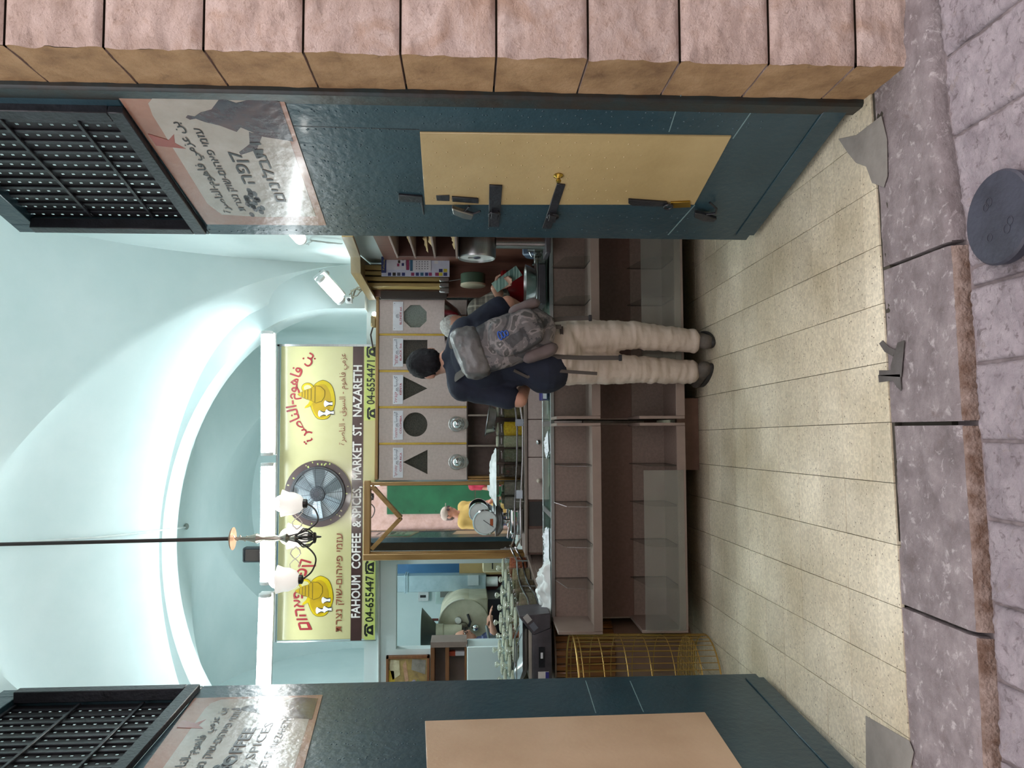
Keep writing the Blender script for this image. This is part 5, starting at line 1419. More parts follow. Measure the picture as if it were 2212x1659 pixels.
o = MB().box((a.x,8.05,0.3), (b.x+.3,8.12,a.z)).build('tan_panel', mat('tan_panel', '#9c8456', .5)); tag(o, 'tan wooden panel below the blue board', 'panel')
a = P(1043, 1236, 6.9); b = P(1075, 1195, 6.9)
t = thing('cream_box', 'cream plastic box with a slot, below the tan panel', 'box', ((a.x+b.x)/2, 6.9, 0))
MB().box((a.x,6.88,0), (b.x+.1,7.1,a.z)).build('case', mat('cream_plastic', '#c9bb98', .5), t, bevel=.008); MB().box((a.x+.03,6.875,a.z-.09), (a.x+.11,6.88,a.z-.08)).build('slot', BLACK, t)
q = P(1052, 1262, 7.7); t = thing('flywheel', 'dark red flywheel low behind the duct', 'wheel', (q.x, 8.3, q.z-.2))
MB().lathe([(.2,-.03),(.21,.0),(.2,.03),(.15,.035),(.001,.03)], (0,0,.2), 30, mtx).build('disc', mat('oxide_red', '#5e2a2c', .5), t, world=False); MB().lathe([(.04,.03),(.04,.07),(.001,.07)], (0,0,.2), 16, mtx).build('hub', BLACK, t, world=False); MB().box((-.05,.04,-(q.z-.2)), (.05,.12,.22)).build('post', BLACK, t, world=False)

# ------------------------------------------------------------------ right-hand corner: posts, pigeonholes, calendar, scales, tins
RW = wood('brown_veneer', '#7a5444', '#664236', .4, 2.2, 2)
PW = wood('pale_wood', '#b39a62', '#947c48', .4, 2.2, 2)
t = thing('corner_cabinet', 'brown veneer corner cabinet with upright pale wood rails beside the coffee bins', 'cabinet', P(1130, 575, 5.93))
a = P(800, 640, 5.93); b = P(1150, 515, 5.93)
MB().box((a.x-.0, 5.93, .1), (1.28, 5.965, a.z)).build('back', RW, t)
MB().box((1.276, 4.16, .9), (1.298, 5.93, 2.02)).build('side_panel', RW, t)
MB().box((P(890, 645, 5.9).x, 5.9, P(965, 640, 5.9).z), (P(890, 629, 5.9).x, 5.93, P(822, 640, 5.9).z)).build('gap_shade', CHAN, t)  # dark board in place of a gap, shade put into its colour
for (ya, yb, v0, v1) in ((586, 575, 775, 970), (597, 588, 780, 970), (609, 600, 785, 960), (622, 613, 790, 960)):
    x0 = P(880, ya, 5.84).x; x1 = P(880, yb, 5.84).x
    MB().box((x0, 5.80, P(v1, ya, 5.8).z), (x1, 5.93, P(v0, ya, 5.8).z)).build('upright_rail', PW, t, bevel=.004)
for y in (605, 617, 628):
    q = P(960, y, 5.78); MB().cbox(q, (.032,.05,.07)).build('metal_clip', BSTEEL, t, bevel=.003)
# valance above the cabinet and the pigeonholes
VAL = wood('valance_wood', '#8f7648', '#75603a', .4, 2.0, 1)
t = thing('wooden_valance', 'stepped wooden valance board under the bright vault pier', 'valance', P(800, 600, 5.7))
vp = [P(738, 512, 4.35), P(757, 556, 5.05), P(758, 590, 5.45), P(796, 648, 5.95)]
vq = [P(762, 512, 4.35), P(778, 556, 5.05), P(779, 590, 5.45), P(812, 648, 5.95)]
for k in range(3):
    p0, p1, q0, q1 = vp[k], vp[k+1], vq[k], vq[k+1]; o_ = Vector((.022, .01, 0))
    MB().hexa([q0, q1, q1+o_, q0+o_, p0, p1, p1+o_, p0+o_]).build('board', VAL, t)
    MB().hexa([p0-Vector((0,0,.012)), p1-Vector((0,0,.012)), Vector((1.29,p1.y+.05,p1.z-.012)), Vector((1.29,p0.y+.05,p0.z-.012)), p0, p1, Vector((1.29,p1.y+.05,p1.z)), Vector((1.29,p0.y+.05,p0.z))]).build('top_board', VAL, t)
# pigeonholes on the side wall
t = thing('pigeonhole_shelf', 'dark red-brown pigeonhole shelf with paper bags on the side wall', 'shelf', (1.17, 4.45, P(985, 548, 4.7).z))
DRB = mat('dark_red_brown', '#4d3029', .5, c2='#42281f', scale=6)
zs_ = [P(v, 548, 4.7).z for v in (822, 857, 895, 938, 985)]
MB().box((1.255, 4.15, zs_[-1]), (1.271, 4.72, zs_[0])).build('back', DRB, t); MB().box((1.07, 4.70, zs_[-1]), (1.255, 4.72, zs_[1])).build('end', DRB, t)
for z in zs_[1:]: MB().box((1.06, 4.15, z-.012), (1.255, 4.715, z)).build('shelf_board', SHELF, t, bevel=.002)
MB().box((1.058, 4.10, .95), (1.11, 4.15, 2.36)).build('post', PW, t, bevel=.004)
PB_ = mat('kraft_paper', '#c3a878', .7, c2='#ab9063', scale=12, bump=.2)
for k, (z, y, lab) in enumerate(((zs_[2], 4.42, 'folded paper bag in the top pigeonhole'), (zs_[3], 4.36, 'bundle of kraft paper bags in the middle pigeonhole'), (zs_[3]+.028, 4.5, 'loose paper bag on the bundle in the middle pigeonhole'), (zs_[4], 4.4, 'paper bags in the lowest pigeonhole'))):
    crumple('paper_bag', lab, 'paper bag', (1.155, y, z+.001), .15, .22, .03, PB_, 60+k, .1*k, 12, 'paper bags in the pigeonholes')
# calendar and leaflets
t = thing('calendar', 'wall calendar with advert leaflets hung over the wooden uprights', 'calendar', P(971, 573, 5.76))
CYL = 5.75
def cal(nm, xa, ya, xb, yb, out, m, par=None):
    a = P(xa, ya, CYL); b = P(xb, yb, CYL)
    return MB().box((min(a.x,b.x), CYL-out-.001, min(a.z,b.z)), (max(a.x,b.x), CYL-out, max(a.z,b.z))).build(nm, m, par or t)
NAVY = mat('navy_print', '#33407a', .4); LBLU = mat('pale_blue_paper', '#d5dcf0', .5); TEALP = mat('teal_print', '#3a6c8c', .4); MAG = mat('magenta_print', '#9a3e66', .4); YP = mat('yellow_print', '#d9cf4a', .4)
bk = cal('sheet', 824, 597, 971, 550, 0, LBLU)
cal('header', 824, 590, 835, 530, .012, NAVY)
text('lettering', shape_ar('تقويم ورزنامة'.replace('ت','ت')), FRONT(P(829.5, 562, CYL-.0135)), 44*CYL/F_PX, 7*CYL/F_PX, YP, t)
lf1 = cal('leaflet', 835, 583, 877, 529, .01, mat('leaflet_white', '#dfe2ee', .45)); cal('leaflet_band', 878, 584, 884, 548, .012, MAG, lf1)
for (x, y, m) in ((860,566,CHAN),(858,573,MAG),(868,560,CHAN),(868,572,NAVY),(848,545,GREYI)): cal('picture', x, y+3, x+5, y-3, .0112, m, lf1)
pg = cal('month_page', 886, 587, 931, 550, .008, mat('page_white', '#e8ebf2', .5)); cal('month_band', 886, 586, 892, 551, .0092, TEALP, pg)
for i in range(5):
    for j in range(6): cal('date', 899+6*i, 555+5*j+2, 901+6*i, 555+5*j, .0092, GREYI, pg)
for i, (x, m) in enumerate(((838,NAVY),(848,CHAN),(858,GREYI),(868,NAVY),(888,MAG),(898,NAVY),(908,TEALP),(918,NAVY),(926,MAG))): cal('advert', x, 596, x+7, 589, .0012, m, bk)
for (x, y, m) in ((948,592,YP),(948,584,NAVY),(958,592,NAVY),(958,584,YP),(940,592,MAG),(938,566,WHITE_PAPER),(950,560,WHITE_PAPER)): cal('advert', x, y+4, x+8, y-3, .0012, m, bk)
# drum scale
z0 = P(1030, 553, 4.72); t = thing('drum_scale', 'round steel drum scale with white dial on a stand', 'scale', (1.165, 4.74, CZ+.01))
mty = Matrix.Rotation(R(-90), 4, 'Y'); rr = 42*4.72/F_PX
zc = z0.z-CZ-.01
MB().lathe([(rr*.94,-.10),(rr,-.09),(rr,.09),(rr*.97,.1),(rr*.93,.1),(rr*.92,.088),(.001,.088)], (0,0,zc), 40, mty).build('drum', BSTEEL, t, world=False)
fcd = MB().lathe([(rr*.91,.089),(.001,.091)], (0,0,zc), 40, mty).build('dial_face', WD, t, world=False)
MB().tube([(-.094, .02*math.cos(v), zc+.02*math.sin(v)) for v in [2*math.pi*k/14 for k in range(14)]], .004, 6, closed=True).build('emblem', GREYI, fcd, world=False); MB().cbox((-.094,0,zc+.02), (.003,.006,.07)).build('needle', CHAN, fcd, world=False)
MB().tube([(0,0,zc-rr),(0,0,.03)], .035, 14).build('stand', BSTEEL, t, world=False); MB().cbox((0,0,.015), (.16,.2,.03)).build('foot', CHC, t, world=False, bevel=.005)
# red tins, balance pan, glassware
REDP = mat('red_enamel', '#b8232e', .28, coat=.4)
for (y, r, lab) in ((608, .125, 'large red tin on the rear counter, beside the shopkeeper\'s hand'),):
    q = P(1131, y, 5.50); t = thing('red_tin', lab, 'tin', (q.x, 5.72, RZ+.001))
    MB().lathe([(r*.97,0),(r,.005),(r,.12),(r*1.015,.122),(r*1.015,.155),(r*.9,.166),(.001,.168)], (0,0,0), 36).build('body', REDP, t, world=False)
    MB().tube([(r*1.012*math.cos(2*math.pi*k/30), r*1.012*math.sin(2*math.pi*k/30), .122) for k in range(30)], .003, 5, closed=True).build('lid_seam', CHAN, t, world=False)
q = P(1160, 614, 5.02); t = thing('balance_scale', 'low steel balance with a round steel bowl on the worktop', 'scale', (q.x, 5.02, CZ+.005))
MB().cbox((.02,0,.03), (.34,.2,.05)).build('base', CHC, t, world=False, bevel=.006); MB().cbox((.02,-.0,.062), (.36,.18,.012)).build('plate', BSTEEL, t, world=False, bevel=.003)
MB().lathe([(.06,.068),(.10,.07),(.122,.115),(.130,.135),(.125,.135),(.115,.11),(.09,.08),(.001,.078)], (.0,0,0), 36).build('bowl', BSTEEL, t, world=False)
for (y, v, r, h, m, lab) in ((540, 1172, .03, .13, 'jug', 'steel jug at the far end of the worktop'), (552, 1172, .033, .085, 'glass', 'clear glass tumbler nearest the steel jug'), (565, 1172, .033, .085, 'glass', 'clear glass tumbler nearest the steel bowl')):
    q = P(v, y, 4.95); mm = BSTEEL if m == 'jug' else JARG
    t = thing('steel_jug' if m == 'jug' else 'tumbler', lab, 'jug' if m == 'jug' else 'tumbler', (q.x, 4.88, CZ+.004))
    MB().lathe([(r*.85,0),(r,.004),(r*1.1,h*.5),(r*.95,h),(r*.88,h),(r*1.0,h*.5),(.001,.008)], (0,0,0), 20).build('body', mm, t, world=False)
    if m == 'jug': MB().tube([(-r,0,h*.9),(-r*2,0,h*.8),(-r*1.8,0,h*.35),(-r*1.05,0,h*.3)], .005, 6).build('handle', mm, t, world=False)
    else: MB().tube([(r*.95*math.cos(2*math.pi*k/20), r*.95*math.sin(2*math.pi*k/20), h) for k in range(20)], .002, 5, closed=True).build('rim', BSTEEL, t, world=False)
q = P(1150, 526, 4.9); t = thing('blue_dispenser', 'blue-grey plastic tape dispenser on the worktop by the door', 'dispenser', (q.x, 5.12, CZ+.004))
MB().hexa([(-.04,-.09,0),(.04,-.09,0),(.04,.09,0),(-.04,.09,0),(-.035,-.03,.15),(.035,-.03,.15),(.035,.07,.12),(-.035,.07,.12)]).build('body', mat('blue_grey_plastic', '#5a6f86', .4), t, world=False, bevel=.01); MB().cbox((0,-.06,.07), (.03,.05,.03)).build('cutter', BSTEEL, t, world=False)
# coffee grinder with funnel behind the shopkeeper
q = P(962, 685, 5.55); t = thing('coffee_grinder', 'steel funnel hopper of a coffee grinder beside the shopkeeper', 'grinder', (q.x, 5.78, RZ))
zr = P(961, 685, 5.6).z - RZ; zn = P(996, 685, 5.6).z - RZ
MB().lathe([(.05,zn-.09),(.055,zn),(.10,zn+.03),(.165,zr),(.17,zr+.004),(.158,zr),(.05,zn)], (0,0,0), 36).build('funnel', mat('funnel_steel', '#c5c9d2', .22, 1), t, world=False)
MB().lathe([(.08,0),(.085,.01),(.085,.16),(.06,.2),(.05,zn-.08)], (0,0,0), 24).build('body', BSTEEL, t, world=False)
q = P(1022, 600, 5.62); t = thing('round_tin', 'round green tin with cream lid hung on its side below the wooden uprights', 'tin', (q.x, 5.68, q.z-.093))
MB().lathe([(.088,-.04),(.092,-.036),(.092,.04)], (0,0,.093), 30, mty).build('green_side', mat('tin_green', '#3c5440', .5), t, world=False); MB().lathe([(.094,.036),(.094,.05),(.088,.054),(.001,.055)], (0,0,.093), 30, mty).build('cream_lid', mat('tin_cream', '#c9c2a6', .5), t, world=False)
MB().tube([(0,0,.185),(0,.06,.26),(0,.1,.30)], .003, 6).build('hanging_cord', CHAN, t, world=False)
pts = [PX(v, y, 1.275) for v, y in ((655,522),(662,528),(676,520),(690,522),(710,524),(738,527))]
o = thing('wall_cables', 'loose grey cables on the side wall above the valance', 'cables', pts[-1])
MB().tube(pts, .005, 6).build('cable', MATS['white_conduit'], o); MB().tube([p+Vector((0,.02*math.sin(k*2),.012*math.cos(k*3))) for k, p in enumerate(pts)], .004, 6).build('cable', MATS['white_conduit'], o)
# small things on the vault pier
q = P(690, 591, 5.62); t = thing('wall_socket', 'grey socket box above the slanting lamp on the pier', 'socket', (q.x, 5.75, q.z-.05))
MB().cbox((0,0,.04), (.09,.05,.07)).build('case', mat('grey_plastic', '#a9aca8', .5), t, world=False, bevel=.006); MB().cbox((0,-.03,.045), (.05,.02,.03)).build('plug', HOUS, t, world=False, bevel=.004)
q = P(752, 646, 5.8)
t = thing('camera_box', 'small white box with tangled cables beside the slanting lamp', 'box', (q.x, 5.85, q.z-.03))
MB().cbox((0,0,.03), (.05,.05,.05)).build('case', HOUS, t, world=False, bevel=.005); MB().lathe([(.012,.0),(.012,.012),(.001,.014)], (0,-.025,.03), 12, mtx).build('lens', BLACK, t, world=False)
rnd = random.Random(9)
for k in range(5):
    pts = [Vector((.03+.02*i+rnd.uniform(-.03,.03), rnd.uniform(-.03,.01), .02-.03*i+rnd.uniform(-.03,.03))) for i in range(5)]
    MB().tube(pts, .005, 6).build('cable', mat('cable_grey', '#6f6c5c', .5), t, world=False)
q = P(808, 690, 5.9); t = thing('spot_lamp', 'small bronze spot lamp above the octagonal window bin', 'lamp', (q.x, 6.03, P(819, 690, 5.98).z+.023))
MB().cbox((0,0,.025), (.09,.06,.04)).build('case', mat('bronze_case', '#8a7a58', .4, .5), t, world=False, bevel=.008); MB().ball((.06,-.01,.02), .018, 12, 8).build('bulb', TUBE2, t, world=False); MB().tube([(-.04,0,.03),(-.1,.02,.05),(-.22,.03,.03)], .006, 6).build('cable', CHAN, t, world=False)

# ------------------------------------------------------------------ people
from mathutils import noise as NZ
def blob(name, b, voxel, material, parent, iters=5, wrinkle=0, wscale=(14,14,5), seed=0):
    """closed shapes fused into one continuous skin"""
    me = b.mesh('blob_source', None, 0)
    o = bpy.data.objects.new('blob_source', me); COL.objects.link(o)
    r = o.modifiers.new('r', 'REMESH'); r.mode = 'VOXEL'; r.voxel_size = voxel
    s = o.modifiers.new('s', 'SMOOTH'); s.factor = .5; s.iterations = iters
    bpy.context.view_layer.update()
    m = bpy.data.meshes.new_from_object(o.evaluated_get(bpy.context.evaluated_depsgraph_get()))
    bpy.data.objects.remove(o); bpy.data.meshes.remove(me)
    inv = wm(parent).inverted()
    if wrinkle:
        ns = [v.normal.copy() for v in m.vertices]
        for v, n in zip(m.vertices, ns):
            q = Vector((v.co.x*wscale[0]+seed, v.co.y*wscale[1], v.co.z*wscale[2]*3))
            d = NZ.fractal(q, 1, 2, 3)
            v.co += n*(d*wrinkle)
    m.transform(inv); m.name = name
    m.shade_smooth()
    ob = bpy.data.objects.new(name, m); COL.objects.link(ob); ob.parent = parent; WM[ob.name] = wm(parent).copy()
    m.materials.clear(); m.materials.append(material)
    return ob
def cap(b, p0, r0, p1, r1, n=14):
    p0 = Vector(p0); p1 = Vector(p1)
    d = (p1-p0); L = d.length; d.normalize()
    pts = []; rad = []
    for k in range(5):
        a = math.pi/2*(1-k/4); pts.append(p0 - d*(r0*math.sin(a))); rad.append(max(r0*math.cos(a), .002))
    for k in range(5):
        a = math.pi/2*(k/4); pts.append(p1 + d*(r1*math.sin(a))); rad.append(max(r1*math.cos(a), .002))
    b.tube(pts, rad, n); return b
def hand(b, wrist, fwd, up, s=1.0, curl=.5, thumb_side=1):
    """palm with five bent fingers of unequal length"""
    f = Vector(fwd).normalized(); u = Vector(up); u = (u - f*u.dot(f)).normalized(); w = f.cross(u)*thumb_side
    c = Vector(wrist)
    for k in range(4):
        off = w*(.03-.02*k)*s
        base = c + f*.02*s + off*.6; kn = c + f*(.085-.004*abs(k-1))*s + off
        cap(b, base, .014*s, kn, .0115*s, 8)
        L = (.042, .048, .044, .034)[k]*s
        d = f; p = kn
        for j in range(3):
            a = curl*(.6+.5*j); d2 = (f*math.cos(a) - u*math.sin(a)).normalized()
            q = p + d2*L*(1, .7, .55)[j]; cap(b, p, (.0105-.001*j)*s, q, (.0095-.001*j)*s, 8); p = q
    t0 = c + f*.025*s + w*.028*s; t1 = t0 + (f*.6 + w*.7 - u*.3).normalized()*.045*s; t2 = t1 + (f*.9 + w*.1 - u*.4).normalized()*.035*s
    cap(b, t0, .014*s, t1, .011*s, 8); cap(b, t1, .011*s, t2, .009*s, 8)
SKIN = mat('skin_tan', '#b98b76', .5, c2='#a97c68', scale=12)
SKIN2 = mat('skin_fair', '#c9977f', .5, c2='#b98670', scale=12)
HAIRB = mat('black_hair', '#100f12', .7, spec=.2, c2='#1d1b1f', scale=60, bump=.5, bscale=160, stretch=(1,1,.3))
HAIRW = mat('white_hair', '#b9b6b0', .55, c2='#8f8c88', scale=60, bump=.6, bscale=160)
HAIRG = mat('grey_brown_hair', '#5a534c', .55, c2='#403a35', scale=60, bump=.5, bscale=160)
def person(label, J, face, cloth, skin, hairm, hairstyle='short', s=1.0, voxel=.012, sleeve=.5, trouser=None, shoe=None, extra=None, wr=.006, lhand=None, rhand=None):
    """J: joint positions; face: the way the head looks (unit vector)"""
    V = {k: Vector(v) for k, v in J.items() if k != 'hem'}
    base = (V['anL']+V['anR'])/2; base.z = min(V['anL'].z, V['anR'].z)-.09*s
    t = thing('person', label, 'person', base)
    sh = (V['shR']-V['shL']); ang = math.atan2(sh.y, sh.x)
    rot = Matrix.Rotation(ang, 4, 'Z')
    fw = Vector(face).normalized(); fxy = Vector((fw.x, fw.y, 0)).normalized()
    b = MB(); neck, chest, pel, hd = V['neck'], V['chest'], V['pelvis'], V['head']
    def torso(b, g, low=True):
        mid = (pel+chest)/2
        if low: b.ball(pel, ((.165+g)*s, (.12+g)*s, (.13+g)*s), 20, 12, rot)
        b.ball(mid, ((.15+g)*s, (.115+g)*s, (.19+g)*s), 20, 12, rot); b.ball(chest, ((.175+g)*s, (.12+g)*s, (.17+g)*s), 20, 12, rot)
        for q in ('shL', 'shR'): cap(b, neck-Vector((0,0,.05*s)), (.055+g)*s, V[q], (.062+g)*s)
    torso(b, 0)
    cap(b, chest, .07*s, neck, .055*s); cap(b, neck-Vector((0,0,.03)), .056*s, hd-Vector((0,0,.05*s)), .055*s)
    for q in 'LR':
        cap(b, V['sh'+q], .056*s, V['el'+q], .043*s); cap(b, V['el'+q], .042*s, V['wr'+q], .028*s)
        cap(b, V['hip'+q], .088*s, V['kn'+q], .058*s); cap(b, V['kn'+q], .058*s, V['an'+q], .04*s)
        hf = (lhand if q == 'L' else rhand) or ((V['wr'+q]-V['el'+q]).normalized(), Vector((0,0,1)))
        hand(b, V['wr'+q], hf[0], hf[1], s, hf[2] if len(hf) > 2 else .5, 1 if q == 'L' else -1)
        cap(b, V['an'+q]-Vector((0,0,.03*s)), .035*s, V['an'+q]-Vector((0,0,.05*s))+Vector(J.get('ft'+q, fxy)).normalized()*.13*s, .03*s)
    # head: skull, jaw, nose, ears
    side = fxy.cross(Vector((0,0,1))).normalized(); upv = side.cross(fw).normalized()
    fr = Matrix((side, fw, upv)).transposed().to_4x4()
    b.ball(hd+upv*.012*s, (.076*s, .094*s, .102*s), 20, 14, fr); b.ball(hd+fw*.028*s-upv*.055*s, (.054*s, .06*s, .062*s), 16, 10, fr)
    cap(b, hd+fw*.088*s+upv*.012*s, .010*s, hd+fw*.103*s-upv*.022*s, .0155*s, 10)
    b.ball(hd+fw*.082*s-upv*.05*s, (.024*s,.014*s,.011*s), 10, 8, fr); b.ball(hd+fw*.082*s+upv*.032*s, (.05*s,.014*s,.012*s), 10, 8, fr)
    for sgn in (-1, 1): b.ball(hd+side*.078*s*sgn-upv*.008*s-fw*.008*s, (.012*s,.022*s,.034*s), 10, 8, fr)
    body = blob('body', b, min(voxel, .0085), skin, t, 3)
    for sgn in (-1, 1):
        e = MB().ball(hd+side*.031*s*sgn+fw*.0835*s+upv*.012*s, (.0125*s,.007*s,.0075*s), 10, 8, fr).build('eye', mat('eye_white', '#d9d4cf', .25), t)
        MB().ball(hd+side*.031*s*sgn+fw*.0885*s+upv*.012*s, (.006*s,.003*s,.006*s), 8, 6, fr).build('iris', mat('iris_brown', '#2a1c14', .2), e)
    MB().tube([hd+side*(.022*k)*s+fw*(.098-.004*abs(k))*s-upv*.050*s for k in (-1,-.5,0,.5,1)], .0035*s, 6).build('mouth', mat('lip', '#8f5a50', .5), t)
    # hair
    h = MB()
    if hairstyle == 'short':
        h.ball(hd-fw*.014*s+upv*.022*s, (.084*s,.094*s,.102*s), 20, 14, fr); h.ball(hd-fw*.045*s-upv*.02*s, (.072*s,.058*s,.07*s), 16, 12, fr)
    else:
        h.ball(hd-fw*.018*s+upv*.026*s, (.082*s,.09*s,.096*s), 20, 14, fr)
    blob('hair', h, .008, hairm, t, 2, .004, (60,60,30))
    # shirt with short or long sleeves
    c = MB(); hem = J.get('hem', .10)
    if 'hemc' in J:
        torso(c, .024, False); c.ball(V['hemc'], (.15*s,.155*s,.15*s), 20, 12, rot)
    else:
        torso(c, .024); c.ball(pel-Vector((0,0,hem*.4)), (.195*s,.155*s,(.10+hem*.5)*s), 20, 12, rot)
    cap(c, neck-Vector((0,0,.06*s)), .075*s, neck-Vector((0,0,.012*s)), .062*s)
    for q in 'LR':
        e = V['sh'+q].lerp(V['el'+q], min(1, sleeve*1.0)); cap(c, V['sh'+q], .074*s, e, .066*s)
        if sleeve > 1: cap(c, V['el'+q], .058*s, V['el'+q].lerp(V['wr'+q], sleeve-1), .048*s)
    blob('shirt', c, voxel, cloth, t, 4, wr, (9,9,3), 3)
    # trousers
    c = MB(); c.ball(pel, (.172*s,.132*s,.14*s), 20, 12, rot)
    for q in 'LR':
        cap(c, V['hip'+q]+Vector((0,0,.03)), .108*s, V['kn'+q], .078*s); cap(c, V['kn'+q], .077*s, V['an'+q]+Vector((0,0,.035)), .068*s)
        c.ball(V['an'+q]+Vector((0,0,.02)), (.072*s,.076*s,.045*s), 14, 8)
    blob('trousers', c, voxel, trouser, t, 3, wr*1.2, (7,7,9), 8)
    for q in 'LR':
        d = Vector(J.get('ft'+q, fxy)).normalized(); a = V['an'+q]; g = Vector((a.x, a.y, base.z)); c = MB()
        cap(c, g-d*.045*s+Vector((0,0,.045*s)), .043*s, g+d*.15*s+Vector((0,0,.038*s)), .036*s); cap(c, g-d*.03*s+Vector((0,0,.05*s)), .042*s, g+d*.03*s+Vector((0,0,.085*s)), .044*s)
        shoeo = blob('shoe', c, .009, shoe, t, 3)
        cs = MB(); ri = []
        for z_ in (.0, .024):
            ri.append([g + d*(.05+.135*math.cos(v))*s + d.cross(Vector((0,0,1)))*(.047*math.sin(v))*s + Vector((0,0,z_)) for v in [2*math.pi*k/20 for k in range(20)]])
        cs.rings(ri).build('sole', mat('rubber_sole', '#2b2a28', .7), shoeo, bevel=.004)
    return t, V, fr
NAVYC = mat('navy_cotton', '#121a2e', .85, c2='#0d1424', scale=5, bump=.15, bscale=200)
BEIGE = mat('beige_cotton', '#c2b5a8', .85, c2='#b0a294', scale=4, bump=.15, bscale=200)
GSHOE = mat('grey_suede', '#5b544c', .8, c2='#46413b', scale=14, bump=.2, bscale=90)
def plaid(name, c1, c2, c3):
    m, t, b = nt(name); N = t.nodes; L = t.links
    tc = N.new('ShaderNodeNewGeometry'); sp = N.new('ShaderNodeSeparateXYZ'); L.new(tc.outputs['Position'], sp.inputs[0])
    col = None
    base = N.new('ShaderNodeRGB'); base.outputs[0].default_value = (*srgb(c1), 1); prev = base.outputs[0]
    for k, (ax, n, cc) in enumerate(((0, 26, c2), (2, 26, c2), (0, 13, c3), (2, 13, c3))):
        a = N.new('ShaderNodeMath'); a.operation = 'MULTIPLY'; a.inputs[1].default_value = n; L.new(sp.outputs[ax], a.inputs[0])
        f = N.new('ShaderNodeMath'); f.operation = 'FRACT'; L.new(a.outputs[0], f.inputs[0])
        g = N.new('ShaderNodeMath'); g.operation = 'COMPARE'; g.inputs[1].default_value = .5; g.inputs[2].default_value = .14 if k < 2 else .06; L.new(f.outputs[0], g.inputs[0])
        h = N.new('ShaderNodeMath'); h.operation = 'MULTIPLY'; h.inputs[1].default_value = .6; L.new(g.outputs[0], h.inputs[0])
        mx = N.new('ShaderNodeMix'); mx.data_type = 'RGBA'; L.new(h.outputs[0], mx.inputs[0]); L.new(prev, mx.inputs[6]); mx.inputs[7].default_value = (*srgb(cc), 1); prev = mx.outputs[2]
    L.new(prev, b.inputs['Base Color']); b.inputs['Roughness'].default_value = .85
    return m

# the customer, seen from behind, leaning on the counter
CYd = 4.25
J = dict(head=P(927,786,4.40), neck=P(968,775,4.34), chest=P(1052,768,4.24), pelvis=P(1200,762,4.19),
         shL=P(1000,835,4.28), shR=P(1008,716,4.24), elL=P(1122,864,4.22), wrL=P(1146,800,4.60), elR=P(1096,655,4.25), wrR=P(1136,672,4.58),
         hipL=P(1212,790,4.20), hipR=P(1212,730,4.20), knL=P(1365,798,4.29), knR=P(1362,724,4.27), anL=P(1487,803,4.36), anR=P(1490,736,4.33),
         ftL=(-.35,1,0), ftR=(.25,1,0), hem=.10, hemc=P(1178,790,4.20))
J['anL'] = Vector((J['anL'].x, 4.37, .09)); J['anR'] = Vector((J['anR'].x, 4.335, .09))
cust, CV, CFR = person('customer in navy shirt and beige trousers leaning on the counter with a backpack', J, (-.18,.93,-.3), NAVYC, SKIN, HAIRB, 'short', 1.03, .009, .80, BEIGE, GSHOE, wr=.0065)
# white collar edge of the undershirt
n_ = CV['neck']
MB().tube([n_+Vector((.07*math.cos(v), .062*math.sin(v), -.028+.016*math.sin(v))) for v in [2*math.pi*k/24 for k in range(24)]], .005, 6, closed=True).build('collar_edge', WHITE_PAPER, cust)
q = P(1218, 727, 4.07)
MB().cbox(P(1213, 716, 4.075), (.055,.008,.018), ry=.0).build('pocket_opening', CHAN, cust)
# backpack
def camo():
    m, t, b = nt('camouflage_fabric'); N = t.nodes; L = t.links
    tc = N.new('ShaderNodeTexCoord'); nz = N.new('ShaderNodeTexNoise'); nz.inputs['Scale'].default_value = 7; nz.inputs['Detail'].default_value = 4; nz.inputs['Distortion'].default_value = 1.2
    L.new(tc.outputs['Object'], nz.inputs['Vector'])
    cr = N.new('ShaderNodeValToRGB'); cr.color_ramp.interpolation = 'CONSTANT'; e = cr.color_ramp.elements
    e[0].position = 0; e[0].color = (*srgb('#3a3a3c'), 1); e[1].position = .44; e[1].color = (*srgb('#5e5a5a'), 1)
    for p_, c_ in ((.52, '#7d7675'), (.58, '#4a4846'), (.66, '#8f8a88')): k = e.new(p_); k.color = (*srgb(c_), 1)
    L.new(nz.outputs['Fac'], cr.inputs[0]); L.new(cr.outputs[0], b.inputs['Base Color']); b.inputs['Roughness'].default_value = .55
    nb = N.new('ShaderNodeTexNoise'); nb.inputs['Scale'].default_value = 16; L.new(tc.outputs['Object'], nb.inputs['Vector'])
    bp = N.new('ShaderNodeBump'); bp.inputs['Strength'].default_value = .5; bp.inputs['Distance'].default_value = .02; L.new(nb.outputs['Fac'], bp.inputs['Height']); L.new(bp.outputs[0], b.inputs['Normal'])
    return m
CAMO = camo(); STRAP = mat('dark_webbing', '#4a443f', .8)
top_ = P(1012, 768, 4.07); bot_ = P(1185, 702, 4.02); ax = (top_-bot_); H = ax.length; ax.normalize()
rt = Vector((1,0,0)); rt = (rt - ax*rt.dot(ax)).normalized(); bkv = rt.cross(ax)
if bkv.y > 0: bkv = -bkv
cen = (top_+bot_)/2
bp_ = thing('backpack', 'grey camouflage backpack worn by the customer', 'backpack', bot_)
bm_ = Matrix((rt, -bkv, ax)).transposed().to_4x4(); bm_.translation = cen
